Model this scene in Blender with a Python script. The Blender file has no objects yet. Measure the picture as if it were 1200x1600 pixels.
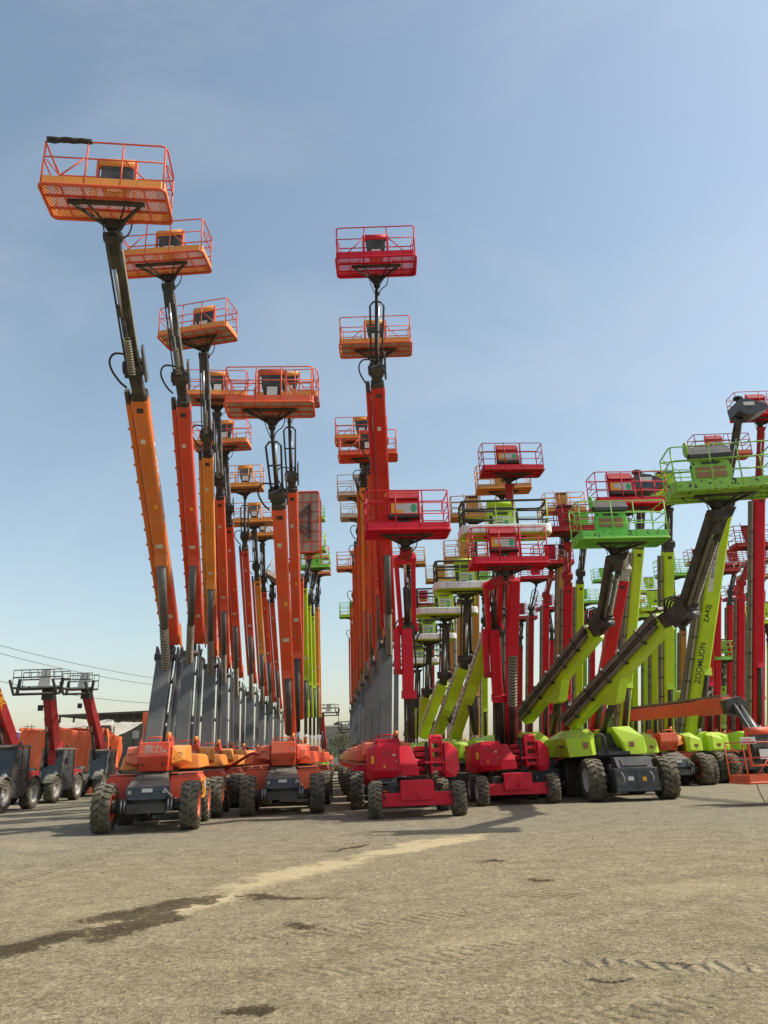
import bpy, bmesh, math, random
from mathutils import Vector as V, Matrix, Euler
R_ = math.radians
random.seed(7)
SC = bpy.context.scene
COL = SC.collection

# ------------------------------------------------------------ camera
F = 1150.0                      # focal length in photo pixels (photo 1200 x 1600)
PITCH, ROLL, EYE = R_(18.35), R_(2.0), 1.6
cr0, cu0, FWD = V((1, 0, 0)), V((0, -math.sin(PITCH), math.cos(PITCH))), V((0, math.cos(PITCH), math.sin(PITCH)))
RT = cr0 * math.cos(ROLL) - cu0 * math.sin(ROLL)
UP = cr0 * math.sin(ROLL) + cu0 * math.cos(ROLL)
cam_d = bpy.data.cameras.new('camera')
cam = bpy.data.objects.new('camera', cam_d)
COL.objects.link(cam)
cam_d.sensor_fit = 'VERTICAL'
cam_d.sensor_height = 24
cam_d.sensor_width = 18
cam_d.lens = 24 * F / 1600
cam_d.clip_start = 0.1
cam_d.clip_end = 3000
m = Matrix.Identity(4)
for i in range(3):
    m[i][0], m[i][1], m[i][2] = RT[i], UP[i], -FWD[i]
m[2][3] = EYE
cam.matrix_world = m
SC.camera = cam

def Q(u, v, D):                 # survey point: photo pixel + distance along the view axis -> place in the yard
    return V((0, 0, EYE)) + (RT * ((u - 600) / F) + UP * ((800 - v) / F) + FWD) * D
def G(u, v, z=0.0):             # survey point on the ground
    d = RT * ((u - 600) / F) + UP * ((800 - v) / F) + FWD
    return V((0, 0, EYE)) + d * ((z - EYE) / d.z)

# ------------------------------------------------------------ sky, sun, exposure
SUN_EL, SUN_AZ = R_(47), R_(92)   # azimuth measured from +Y (away from camera) towards +X (right)
w = bpy.data.worlds.new('World')
SC.world = w
w.use_nodes = True
nt = w.node_tree
bg = nt.nodes['Background']
sky = nt.nodes.new('ShaderNodeTexSky')
sky.sky_type = 'NISHITA'
sky.sun_disc = False
sky.sun_elevation = SUN_EL
sky.sun_rotation = SUN_AZ
sky.altitude = 0
sky.air_density = 1.35
sky.dust_density = 1.5
sky.ozone_density = 1.2
hz = nt.nodes.new('ShaderNodeHueSaturation')   # dusty, washed-out air
hz.inputs['Saturation'].default_value = 0.86
hz.inputs['Hue'].default_value = 0.490
hz.inputs['Value'].default_value = 1.04
nt.links.new(sky.outputs[0], hz.inputs['Color'])
# faint high cirrus
tcw = nt.nodes.new('ShaderNodeTexCoord'); mpw = nt.nodes.new('ShaderNodeMapping')
mpw.inputs['Rotation'].default_value = (0.3, 0.5, 0.4); mpw.inputs['Scale'].default_value = (1.2, 3.5, 2.5)
nt.links.new(tcw.outputs['Generated'], mpw.inputs[0])
nzw = nt.nodes.new('ShaderNodeTexNoise'); nzw.inputs['Scale'].default_value = 1.6; nzw.inputs['Detail'].default_value = 7; nzw.inputs['Roughness'].default_value = .55; nzw.inputs['Distortion'].default_value = .6
nt.links.new(mpw.outputs[0], nzw.inputs['Vector'])
mrw = nt.nodes.new('ShaderNodeMapRange'); mrw.inputs[1].default_value = .45; mrw.inputs[2].default_value = .8; mrw.inputs[3].default_value = 0; mrw.inputs[4].default_value = .28
nt.links.new(nzw.outputs[0], mrw.inputs[0])
mxw = nt.nodes.new('ShaderNodeMix'); mxw.data_type = 'RGBA'; mxw.inputs[7].default_value = (4.6, 4.9, 5.2, 1)
nt.links.new(mrw.outputs[0], mxw.inputs[0]); nt.links.new(hz.outputs[0], mxw.inputs[6])
nt.links.new(mxw.outputs[2], bg.inputs[0])
bg.inputs[1].default_value = 0.13
sd = V((math.sin(SUN_AZ) * math.cos(SUN_EL), math.cos(SUN_AZ) * math.cos(SUN_EL), math.sin(SUN_EL)))
sl = bpy.data.lights.new('sun', 'SUN')
sl.energy = 3.9
sl.angle = R_(0.8)
sl.color = (1.0, 0.93, 0.82)
so = bpy.data.objects.new('sun', sl)
so.rotation_euler = sd.to_track_quat('Z', 'Y').to_euler()
so.location = (30, 0, 40)
COL.objects.link(so)
SC.view_settings.view_transform = 'Standard'
SC.view_settings.look = 'None'
SC.view_settings.gamma = 1
SC.view_settings.exposure = 0.30

# ------------------------------------------------------------ materials
MATS = {}
def nodes_of(name):
    m = bpy.data.materials.new(name)
    m.use_nodes = True
    return m, m.node_tree, m.node_tree.nodes['Principled BSDF']
def noise(nt, scale, detail=4, rough=0.6, vec=None):
    n = nt.nodes.new('ShaderNodeTexNoise')
    n.inputs['Scale'].default_value = scale
    n.inputs['Detail'].default_value = detail
    n.inputs['Roughness'].default_value = rough
    if vec: nt.links.new(vec, n.inputs['Vector'])
    return n
def ramp(nt, inp, p0, p1, c0=(0, 0, 0, 1), c1=(1, 1, 1, 1)):
    r = nt.nodes.new('ShaderNodeValToRGB')
    r.color_ramp.elements[0].position = p0; r.color_ramp.elements[0].color = c0
    r.color_ramp.elements[1].position = p1; r.color_ramp.elements[1].color = c1
    nt.links.new(inp, r.inputs[0])
    return r
def mix(nt, fac, a, b, mode='MIX'):
    n = nt.nodes.new('ShaderNodeMix')
    n.data_type = 'RGBA'; n.blend_type = mode
    for sock, val in ((n.inputs[0], fac), (n.inputs[6], a), (n.inputs[7], b)):
        if hasattr(val, 'links'): nt.links.new(val, sock)
        else: sock.default_value = val
    return n.outputs[2]
def paint(name, col, rough=0.42, dust=0.35, metal=0.0, dustcol=(0.30, 0.25, 0.18), chips=0.0, sc=1.0, spec=0.5):
    if name in MATS: return MATS[name]
    m, nt, p = nodes_of(name)
    tc = nt.nodes.new('ShaderNodeTexCoord').outputs['Object']
    n1 = noise(nt, 2.2 * sc, 6, 0.65, tc)
    mp = nt.nodes.new('ShaderNodeMapping')
    mp.inputs['Scale'].default_value = (14, 14, 0.9)
    nt.links.new(tc, mp.inputs[0])
    n2 = noise(nt, 1.0 * sc, 3, 0.6, mp.outputs[0])
    f1 = ramp(nt, n1.outputs[0], 0.42, 0.80, (0, 0, 0, 1), (dust, dust, dust, 1))
    f2 = ramp(nt, n2.outputs[0], 0.50, 0.85, (0, 0, 0, 1), (dust * 0.6,) * 3 + (1,))
    nv = noise(nt, .9 * sc, 3, .5, tc)
    fv = ramp(nt, nv.outputs[0], .3, .7, (.84, .84, .84, 1), (1.10, 1.10, 1.10, 1))
    c0 = mix(nt, 1.0, tuple(col) + (1,), fv.outputs[0], 'MULTIPLY')
    c = mix(nt, f1.outputs[0], c0, tuple(dustcol) + (1,))
    gn = nt.nodes.new('ShaderNodeNewGeometry'); sn = nt.nodes.new('ShaderNodeSeparateXYZ'); nt.links.new(gn.outputs['Normal'], sn.inputs[0])
    tz = nt.nodes.new('ShaderNodeMapRange'); tz.inputs[1].default_value = .55; tz.inputs[2].default_value = 1.0; tz.inputs[3].default_value = 0; tz.inputs[4].default_value = min(.42, dust + .12)
    nt.links.new(sn.outputs[2], tz.inputs[0])
    mt = nt.nodes.new('ShaderNodeMath'); mt.operation = 'MULTIPLY'; nt.links.new(tz.outputs[0], mt.inputs[0]); nt.links.new(n1.outputs[0], mt.inputs[1]); 
    mt2 = nt.nodes.new('ShaderNodeMath'); mt2.operation = 'MULTIPLY'; mt2.inputs[1].default_value = 1.7; nt.links.new(mt.outputs[0], mt2.inputs[0])
    c = mix(nt, mt2.outputs[0], c, (.42, .37, .28, 1))
    ns = noise(nt, 26 * sc, 2, .5, tc); fs_ = ramp(nt, ns.outputs[0], .66, .72, (0, 0, 0, 1), (.35, .35, .35, 1))
    c = mix(nt, fs_.outputs[0], c, tuple(x * .45 for x in dustcol) + (1,))
    c = mix(nt, f2.outputs[0], c, tuple(x * 0.5 for x in dustcol) + (1,))
    if chips:
        n3 = noise(nt, 11 * sc, 3, 0.5, tc)
        f3 = ramp(nt, n3.outputs[0], 0.66 - chips * 0.1, 0.69 - chips * 0.1)
        c = mix(nt, f3.outputs[0], c, (0.03, 0.03, 0.025, 1))
    nt.links.new(c, p.inputs['Base Color'])
    rr = nt.nodes.new('ShaderNodeMapRange')
    rr.inputs[3].default_value = rough - 0.08; rr.inputs[4].default_value = min(0.95, rough + 0.3)
    nt.links.new(n1.outputs[0], rr.inputs[0])
    nt.links.new(rr.outputs[0], p.inputs['Roughness'])
    p.inputs['Metallic'].default_value = metal
    p.inputs['Specular IOR Level'].default_value = spec
    b = nt.nodes.new('ShaderNodeBump')
    b.inputs['Strength'].default_value = 0.12
    b.inputs['Distance'].default_value = 0.02
    nt.links.new(n1.outputs[0], b.inputs['Height'])
    nt.links.new(b.outputs[0], p.inputs['Normal'])
    MATS[name] = m
    return m
ORANGE = paint('orange_paint', (0.70, 0.085, 0.022))
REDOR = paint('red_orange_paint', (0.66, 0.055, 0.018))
DEEPOR = paint('deep_orange_paint', (0.62, 0.15, 0.018))
AMBER = paint('amber_paint', (0.78, 0.27, 0.03))
SALMON = paint('salmon_paint', (0.75, 0.15, 0.06))
RED = paint('red_paint', (0.56, 0.005, 0.026), dust=0.06, rough=0.38, spec=0.3)
SCARLET = paint('scarlet_paint', (0.54, 0.022, 0.012), dust=0.15, rough=0.4, spec=0.3)
DRED = paint('dark_red_paint', (0.34, 0.012, 0.016), dust=0.15, spec=0.3)
LIME = paint('lime_paint', (0.45, 0.66, 0.010), dust=0.22, rough=0.4)
GREEN = paint('green_paint', (0.20, 0.52, 0.05), dust=0.2)
SCUFF = paint('scuffed_green_paint', (0.25, 0.50, 0.05), dust=0.3, chips=0.5)
CABG = paint('dusty_cab_frame', (0.13, 0.13, 0.105), dust=.4)
TAN = paint('tan_paint', (0.50, 0.24, 0.045), dust=0.4)
BEIGE = paint('beige_paint', (0.55, 0.42, 0.32), dust=0.3)
GREY = paint('grey_paint', (0.085, 0.092, 0.095), dust=0.30, rough=0.35)
LGREY = paint('light_grey_steel', (0.40, 0.38, 0.34), dust=0.3, rough=0.5)
BLACK = paint('black_steel', (0.018, 0.018, 0.018), dust=0.3, rough=0.45)
BLUEBLK = paint('blue_black_paint', (0.030, 0.036, 0.046), dust=0.25, rough=0.32)
HOSE = paint('hose_rubber', (0.022, 0.022, 0.020), dust=0.2, rough=0.6)
COIL = paint('coil_guard', (0.21, 0.19, 0.14), dust=0.3, rough=0.5)
TRACK = paint('energy_track', (0.14, 0.125, 0.10), dust=0.5, rough=0.7)
CHROME = paint('cylinder_rod', (0.5, 0.5, 0.5), dust=0.2, rough=0.25, metal=0.9)
TYRE = paint('tyre_rubber', (0.075, 0.066, 0.050), dust=0.9, rough=0.85, dustcol=(0.24, 0.20, 0.135), sc=2.0, spec=0.2)
FLOORM = paint('dirty_floor_plate', (0.40, 0.34, 0.28), dust=0.5, rough=0.8)
WHITE = paint('white_vinyl', (0.72, 0.72, 0.70), dust=0.25)
PAD = paint('black_foam_padding', (0.022, 0.024, 0.024), dust=0.2, rough=0.8)
YEL = paint('yellow_sticker', (0.85, 0.42, 0.02), dust=0.1)
GRN = paint('green_sticker', (0.02, 0.33, 0.13), dust=0.1)
LBL = paint('pale_label', (0.62, 0.62, 0.58), dust=0.4)
BRN = paint('brown_label', (0.33, 0.13, 0.06), dust=0.3)
RIMW = paint('pale_rim', (0.45, 0.44, 0.42), dust=0.4)
LENS = paint('amber_lens', (0.75, 0.22, 0.02), dust=0.3, rough=0.2)
GLASSD = paint('dark_window_glass', (0.03, 0.04, 0.05), dust=0.25, rough=0.08)
CONC = paint('concrete_block', (0.30, 0.28, 0.24), dust=0.4, rough=0.9)
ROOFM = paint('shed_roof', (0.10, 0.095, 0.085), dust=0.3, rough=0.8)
SHEDW = paint('shed_wall', (0.20, 0.19, 0.145), dust=0.4, rough=0.9)
CANV = paint('cream_canvas', (0.55, 0.52, 0.42), dust=0.35, rough=0.9)
BLUEP = paint('blue_plastic', (0.02, 0.10, 0.35), dust=0.2)

# ------------------------------------------------------------ mesh helper
class MB:
    def __init__(s): s.v, s.f, s.mi, s.sm, s.m = [], [], [], [], []
    def _mat(s, m):
        if m not in s.m: s.m.append(m)
        return s.m.index(m)
    def add(s, vs, fs, mat, smooth=False):
        o = len(s.v); k = s._mat(mat)
        s.v += [tuple(x) for x in vs]
        for f in fs:
            s.f.append(tuple(i + o for i in f)); s.mi.append(k); s.sm.append(smooth)
    def box(s, c, size, mat, rot=None):
        c = V(c); hx, hy, hz = size[0] / 2, size[1] / 2, size[2] / 2
        vs = [V((x * hx, y * hy, z * hz)) for x in (-1, 1) for y in (-1, 1) for z in (-1, 1)]
        if rot is not None: vs = [rot @ q for q in vs]
        s.add([q + c for q in vs], [(0, 1, 3, 2), (4, 6, 7, 5), (0, 4, 5, 1), (2, 3, 7, 6), (0, 2, 6, 4), (1, 5, 7, 3)], mat)
    def bx(s, x0, x1, y0, y1, z0, z1, mat):
        s.box(((x0 + x1) / 2, (y0 + y1) / 2, (z0 + z1) / 2), (x1 - x0, y1 - y0, z1 - z0), mat)
    def hull(s, pts, mat):
        bm = bmesh.new()
        for p in pts: bm.verts.new(p)
        r = bmesh.ops.convex_hull(bm, input=bm.verts)
        for g in [x for x in r['geom_interior'] if isinstance(x, bmesh.types.BMVert)]:
            if g.is_valid: bm.verts.remove(g)
        bmesh.ops.dissolve_limit(bm, angle_limit=0.02, verts=bm.verts, edges=bm.edges)
        bmesh.ops.recalc_face_normals(bm, faces=bm.faces)
        bm.verts.index_update()
        s.add([v.co.copy() for v in bm.verts], [[v.index for v in f.verts] for f in bm.faces], mat)
        bm.free()
    def beam(s, p, q, w, d, mat, ref=(0, -1, 0), w2=None, d2=None, ch=0.12, off=(0, 0)):
        # rectangular beam p->q; w across, d front to back, chamfered edges; off = (side, front) offset
        p, q = V(p), V(q); a, sd_, fr = frame(p, q, ref)
        p = p + sd_ * off[0] + fr * off[1]; q = q + sd_ * off[0] + fr * off[1]
        w2 = w if w2 is None else w2; d2 = d if d2 is None else d2
        vs = []
        for P, W, Dp in ((p, w, d), (q, w2, d2)):
            c = ch * min(W, Dp)
            for x, y in ((-W / 2 + c, -Dp / 2), (W / 2 - c, -Dp / 2), (W / 2, -Dp / 2 + c), (W / 2, Dp / 2 - c), (W / 2 - c, Dp / 2), (-W / 2 + c, Dp / 2), (-W / 2, Dp / 2 - c), (-W / 2, -Dp / 2 + c)):
                vs.append(P + sd_ * x + fr * y)
        fs = [(i, (i + 1) % 8, 8 + (i + 1) % 8, 8 + i) for i in range(8)] + [tuple(range(7, -1, -1)), tuple(range(8, 16))]
        s.add(vs, fs, mat)
    def cyl(s, p, q, r, mat, n=12, r2=None):
        p, q = V(p), V(q); a, sd_, fr = frame(p, q, (0.12, -1, 0.07)); r2 = r if r2 is None else r2
        vs = []
        for P, rr in ((p, r), (q, r2)):
            for i in range(n):
                t = 2 * math.pi * i / n
                vs.append(P + sd_ * (rr * math.cos(t)) + fr * (rr * math.sin(t)))
        s.add(vs, [(i, (i + 1) % n, n + (i + 1) % n, n + i) for i in range(n)], mat, True)
        s.add(vs, [tuple(range(n - 1, -1, -1)), tuple(range(n, 2 * n))], mat)
    def tube(s, pts, r, mat, n=6, closed=False):
        pts = [V(p) for p in pts]; N = len(pts); vs = []
        prev = None
        for i, P in enumerate(pts):
            if closed: t = pts[(i + 1) % N] - pts[i - 1]
            else: t = pts[min(i + 1, N - 1)] - pts[max(i - 1, 0)]
            t = t.normalized()
            if prev is None:
                x = t.cross(V((0.31, 0.2, 0.93)))
                if x.length < 1e-3: x = t.cross(V((1, 0, 0)))
            else:
                x = prev - t * prev.dot(t)
            x.normalize(); prev = x; y = t.cross(x)
            for k in range(n):
                a = 2 * math.pi * k / n
                vs.append(P + x * (r * math.cos(a)) + y * (r * math.sin(a)))
        fs = []
        for i in range(N if closed else N - 1):
            j = (i + 1) % N
            for k in range(n):
                fs.append((i * n + k, i * n + (k + 1) % n, j * n + (k + 1) % n, j * n + k))
        s.add(vs, fs, mat, True)
        if not closed: s.add(vs, [tuple(range(n - 1, -1, -1)), tuple(range((N - 1) * n, N * n))], mat)
    def coil(s, p, q, R, r, mat, pitch=0.085, n=4):
        p, q = V(p), V(q); a, sd_, fr = frame(p, q); L = (q - p).length
        turns = max(3, L / pitch); N = int(turns * 10); pts = []
        for i in range(N + 1):
            t = i / N; an = t * turns * 2 * math.pi
            pts.append(p + a * (L * t) + sd_ * (R * math.cos(an)) + fr * (R * math.sin(an)))
        s.tube(pts, r, mat, n)
    def revolve(s, prof, mat, n=32, axis='X'):
        vs = []
        for i in range(n):
            a = 2 * math.pi * i / n
            for (x, r) in prof: vs.append((x, r * math.cos(a), r * math.sin(a)))
        K = len(prof); fs = []
        for i in range(n):
            j = (i + 1) % n
            for k in range(K - 1): fs.append((i * K + k, i * K + k + 1, j * K + k + 1, j * K + k))
        s.add(vs, fs, mat, True)
    def mesh(s, name):
        me = bpy.data.meshes.new(name)
        me.from_pydata(s.v, [], s.f)
        for m_ in s.m: me.materials.append(m_)
        me.polygons.foreach_set('material_index', s.mi)
        me.polygons.foreach_set('use_smooth', s.sm)
        me.update()
        bm = bmesh.new(); bm.from_mesh(me); bmesh.ops.remove_doubles(bm, verts=bm.verts, dist=1e-6); bmesh.ops.recalc_face_normals(bm, faces=bm.faces); bm.to_mesh(me); bm.free()
        return me
    def build(s, name, parent=None, loc=None, rot=None, bevel=0):
        return place(name, s.mesh(name), parent, loc, rot, bevel)
def place(name, me, parent=None, loc=None, rot=None, bevel=0):
    o = bpy.data.objects.new(name, me)
    COL.objects.link(o)
    if parent is not None: o.parent = parent
    if loc is not None: o.location = loc
    if rot is not None: o.rotation_euler = rot
    if bevel:
        b = o.modifiers.new('edge', 'BEVEL'); b.width = bevel; b.segments = 2; b.limit_method = 'ANGLE'; b.angle_limit = R_(30)
    return o
def frame(p, q, ref=(0, -1, 0)):
    a = (V(q) - V(p)).normalized(); ref = V(ref)
    fr = ref - a * ref.dot(a)
    if fr.length < 1e-4: fr = V((0, 0, 1)) - a * a.z
    fr.normalize()
    return a, a.cross(fr).normalized(), fr
def tag(o, label=None, cat=None, group=None, kind=None):
    if label: o['label'] = label
    if cat: o['category'] = cat
    if group: o['group'] = group
    if kind: o['kind'] = kind
    return o
def thing(name, loc, rz=0.0, label=None, cat=None, group=None):
    o = bpy.data.objects.new(name, None)
    COL.objects.link(o)
    o.location = loc; o.rotation_euler = (0, 0, rz); o.empty_display_size = 0.3
    o.matrix_basis  # keeps values
    return tag(o, label, cat, group)
def smooth(pts, n=5):
    pts = [V(p) for p in pts]; out = []
    for i in range(len(pts) - 1):
        p0, p1, p2, p3 = pts[max(i - 1, 0)], pts[i], pts[i + 1], pts[min(i + 2, len(pts) - 1)]
        for k in range(n):
            t = k / n
            out.append(.5 * ((2 * p1) + (p2 - p0) * t + (2 * p0 - 5 * p1 + 4 * p2 - p3) * t * t + (3 * p1 - p0 - 3 * p2 + p3) * t ** 3))
    return out + [pts[-1]]
def lerp(a, b, t): return V(a) * (1 - t) + V(b) * t
def text_mesh(name, body, size, mat, parent, M4, depth=0.004, wscale=1.0):
    c = bpy.data.curves.new(name, 'FONT')
    c.body = body; c.size = size; c.extrude = depth; c.align_x = 'CENTER'; c.align_y = 'CENTER'; c.offset = size * .010
    o = bpy.data.objects.new(name + '_tmp', c)
    COL.objects.link(o)
    dg = bpy.context.evaluated_depsgraph_get()
    me = bpy.data.meshes.new_from_object(o.evaluated_get(dg))
    bpy.data.objects.remove(o); bpy.data.curves.remove(c)
    me.transform(Matrix.Diagonal((wscale, 1, 1, 1)))
    me.transform(M4)
    me.materials.clear(); me.materials.append(mat)
    return place(name, me, parent)
def basis(origin, x, y):
    x = V(x).normalized(); y = V(y); y = (y - x * y.dot(x)).normalized(); z = x.cross(y)
    m = Matrix.Identity(4)
    for i in range(3): m[i][0], m[i][1], m[i][2], m[i][3] = x[i], y[i], z[i], origin[i]
    return m

# ------------------------------------------------------------ wheels (shared meshes)
def tyre_mesh(R, W, lugs=20, skew=0.16):
    b = MB(); h = W / 2; rr = R - 0.045
    b.revolve([(-h * .55, R * .50), (-h * .92, R * .56), (-h, R * .72), (-h * .96, rr * .95), (-h * .86, rr), (h * .86, rr), (h * .96, rr * .95), (h, R * .72), (h * .92, R * .56), (h * .55, R * .50)], TYRE, 40)
    for k in range(lugs):
        for sg in (-1, 1):
            a0 = 2 * math.pi * (k + (0.5 if sg > 0 else 0)) / lugs
            wd = 2 * math.pi / lugs * 0.30
            xs = (-0.06 * W * sg * -1 * -1, 0.30 * W * sg, 0.50 * W * sg)
            sk = (0, skew, skew * 1.15)
            vs = []
            for x, q in zip(xs, sk):
                for da in (-wd, wd):
                    for r in (rr - 0.02, R if abs(x) < 0.45 * W else R - 0.03):
                        a = a0 + q + da
                        vs.append((x, r * math.sin(a), r * math.cos(a)))
            fs = []
            for i in range(2):
                o = i * 4
                fs += [(o + 1, o + 3, o + 7, o + 5), (o, o + 1, o + 5, o + 4), (o + 2, o + 6, o + 7, o + 3)]
            fs += [(8, 9, 11, 10), (0, 2, 3, 1)]
            b.add(vs, fs, TYRE)
            # side block running down the shoulder
            vs = []
            for x, r in ((0.49 * W * sg, R - 0.035), (0.505 * W * sg, R * 0.84)):
                for da in (-wd * .9, wd * .9):
                    a = a0 + skew * 1.15 + da
                    vs.append((x, r * math.sin(a), r * math.cos(a)))
                    vs.append((x + 0.018 * sg, r * math.sin(a), r * math.cos(a)))
            b.add(vs, [(0, 1, 3, 2), (4, 6, 7, 5), (0, 4, 5, 1), (2, 3, 7, 6), (0, 2, 6, 4), (1, 5, 7, 3)], TYRE)
    return b.mesh('wheel')
def rim_mesh(R, W, mat):
    b = MB(); h = W / 2
    b.revolve([(h * .90, R * .57), (h * .95, R * .55), (h * .9, R * .52), (h * .45, R * .50), (h * .30, R * .40), (h * .32, R * .22), (h * .55, R * .20), (h * .60, 0.001)], mat, 28)
    b.revolve([(-h * .90, R * .57), (-h * .95, R * .55), (-h * .9, R * .52), (-h * .2, R * .50), (h * .0, R * .30), (h * .0, 0.001)], mat, 28)
    for k in range(8):
        a = 2 * math.pi * k / 8
        c = V((h * .30, R * .31 * math.sin(a), R * .31 * math.cos(a)))
        b.cyl(c, c + V((0.05, 0, 0)), 0.022, LGREY, 6)
    return b.mesh('rim')
WCACHE = {}
def wheel(parent, loc, R, W, rimmat, flip=False, steer=0.0):
    k = (R, W)
    if k not in WCACHE: WCACHE[k] = tyre_mesh(R, W)
    k2 = (R, W, rimmat.name)
    if k2 not in WCACHE: WCACHE[k2] = rim_mesh(R, W, rimmat)
    loc = (loc[0], loc[1], loc[2] - .018)
    o = place('wheel', WCACHE[k], parent, loc, (random.uniform(0, .3), 0, (math.pi if flip else 0) + steer))
    o.rotation_mode = 'ZYX' if False else 'XYZ'
    place('rim', WCACHE[k2], o)
    return o

# ------------------------------------------------------------ baskets (shared meshes)
def rrect(x0, x1, z0, z1, r, plane_y=None, n=4):
    pass
def loop_h(w, d, z, r=0.12, n=4):     # rounded rectangle in plan
    pts = []
    for cx, cy, a0 in ((w / 2 - r, d / 2 - r, 0), (-w / 2 + r, d / 2 - r, 90), (-w / 2 + r, -d / 2 + r, 180), (w / 2 - r, -d / 2 + r, 270)):
        for i in range(n + 1):
            a = R_(a0 + 90 * i / n)
            pts.append((cx + r * math.cos(a), cy + r * math.sin(a), z))
    return pts
BC = {}
def basket_meshes(style, w, railmat, toemat, floor):
    key = (style, round(w, 2), railmat.name, toemat.name, floor)
    if key in BC: return BC[key]
    d = 0.92 if style != 'big' else 1.0
    H = 1.02 if style == 'rail' else 1.1; r = 0.018; out = []
    far = style.startswith('far')
    base = style.replace('far', '')
    nr = 5 if far else 7
    if far: r = 0.024
    # tray
    t = MB(); th = 0.17 if base not in ('big', 'bumper') else 0.2
    x1, y1 = w / 2, d / 2
    t.bx(-x1 + .05, x1 - .05, -y1 - .012, -y1 + .012, 0.0, th, toemat)
    t.bx(-x1 + .05, x1 - .05, y1 - .012, y1 + .012, 0.0, th, toemat)
    t.bx(-x1 - .012, -x1 + .012, -y1 + .05, y1 - .05, 0.0, th, toemat)
    t.bx(x1 - .012, x1 + .012, -y1 + .05, y1 - .05, 0.0, th, toemat)
    for sx in (-1, 1):
        for sy in (-1, 1):
            t.hull([(sx * (x1 - .05), sy * (y1 + .012), z) for z in (0, th)] + [(sx * (x1 + .012), sy * (y1 - .05), z) for z in (0, th)] + [(sx * (x1 - .055), sy * (y1 - .01), z) for z in (0, th)] + [(sx * (x1 - .01), sy * (y1 - .055), z) for z in (0, th)], toemat)
    t.tube(loop_h(w + .03, d + .03, -0.03, 0.10), 0.032, railmat, 8 if not far else 5, True)
    nb = 4 if far else 6
    for i in range(1, nb):
        x = -x1 + w * i / nb
        t.bx(x - .011, x + .011, -y1 + .02, y1 - .02, -0.045, -0.007, railmat)
    for y in (-0.17, 0.17): t.bx(-x1 + .02, x1 - .02, y - .014, y + .014, -0.052, -0.010, railmat)
    out.append(('basket', t.mesh('basket'), True))
    # floor
    f = MB()
    if floor == 'solid':
        f.bx(-x1 + .03, x1 - .03, -y1 + .03, y1 - .03, -0.005, 0.004, FLOORM)
    elif floor == 'plate':
        f.bx(-x1 + .03, x1 - .03, -y1 + .03, y1 - .03, -0.005, 0.004, toemat)
    else:
        sp = 0.062 if not far else 0.16; tw = 0.020 if not far else 0.04
        k = -y1
        n = int((w + d) / sp)
        for sgn in (1, -1):
            for i in range(n):
                c = -x1 - d + sp * (i + .5)
                # line x = c + (y+y1) * 1  clipped
                ya, yb = max(-y1 + .02, -y1 + (-x1 + .02 - c)), min(y1 - .02, -y1 + (x1 - .02 - c))
                if yb - ya < 0.02: continue
                xa, xb = c + ya + y1, c + yb + y1
                z = 0.0 if sgn > 0 else 0.006
                f.beam((sgn * xa, ya, z), (sgn * xb, yb, z), tw, 0.005, toemat, ref=(0, 0, 1), ch=0.01)
    out.append(('floor_mesh', f.mesh('floor_mesh'), False))
    # rails
    g = MB()
    top = MB() if base == 'bumper' else g
    rm = railmat
    g.tube(loop_h(w, d, H, 0.10), r, rm, nr, True)
    zs = (0.62,) if base in ('rail',) else (0.74, 0.42)
    for z in zs:
        for sx in (-1, 1):
            g.tube([(sx * (x1 - .0), -y1 + .05, z), (sx * x1, y1 - .05, z)], r * .85, rm, nr)
        g.tube([(-x1 + .04, -y1, z), (x1 - .04, -y1, z)], r * .85, rm, nr)
    for z in (0.80, 0.5):
        for sx in (-1, 1):
            g.tube([(sx * (x1 - .05), y1, z), (sx * .52, y1, z)], r * .85, rm, nr)
    for sx in (-1, 1):
        for sy in (-1, 1):
            g.tube([(sx * (x1 - .02), sy * (y1 - .02), 0.0), (sx * (x1 - .02), sy * (y1 - .02), H - .02)], r * 1.1, rm, nr)
        g.tube([(sx * .33, -y1, 0.0), (sx * .33, -y1, H)], r, rm, nr)
        g.tube([(sx * .50, y1, 0.0), (sx * .50, y1, H * .86)], r, rm, nr)
        if base == 'rail':
            g.tube([(sx * .35, -y1, 0.64), (sx * .82, -y1, 0.15)], r * .85, rm, nr)
            g.tube([(sx * .52, y1, 0.55), (sx * .86, y1, 0.10)], r * .8, rm, nr)
        if not far:
            g.tube([(sx * (x1 - .03), y1 - .30, H - .03), (sx * (x1 - .10), y1 - .28, H - .20), (sx * (x1 - .10), y1 - .20, H - .42), (sx * (x1 - .03), y1 - .15, H - .5)], .012, rm, 5)
            g.tube([(sx * x1, y1 - .1, H - .05), (sx * x1, -y1 + .2, 0.74)], .013, rm, 5)
    out.append(('guard_rail', g.mesh('guard_rail'), False))
    # console
    c = MB(); yb = y1 - .06
    if base == 'rail':
        c.hull([(-.36, yb - .05, .92), (.36, yb - .05, .92), (-.36, yb + .25, .92), (.36, yb + .25, .92), (-.34, yb - .08, .62), (.34, yb - .08, .62), (-.22, yb + .02, .30), (.22, yb + .02, .30), (-.22, yb + .2, .30), (.22, yb + .2, .30)], BLACK if not far else GREY)
        c.bx(-.16, .18, yb - .105, yb - .085, .36, .58, LBL)
        c.cyl((-.42, yb, .98), (.42, yb, .98), .095, toemat, 10)
        for sx in (-1, 1): c.beam((sx * .45, yb, .2), (sx * .45, yb, 1.04), .06, .10, railmat)
        c.bx(-.45, .45, yb - .03, yb + .03, .20, .25, railmat)
    elif base == 'red':
        c.bx(-.48, .48, yb + .03, yb + .09, .10, .98, toemat)
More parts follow.
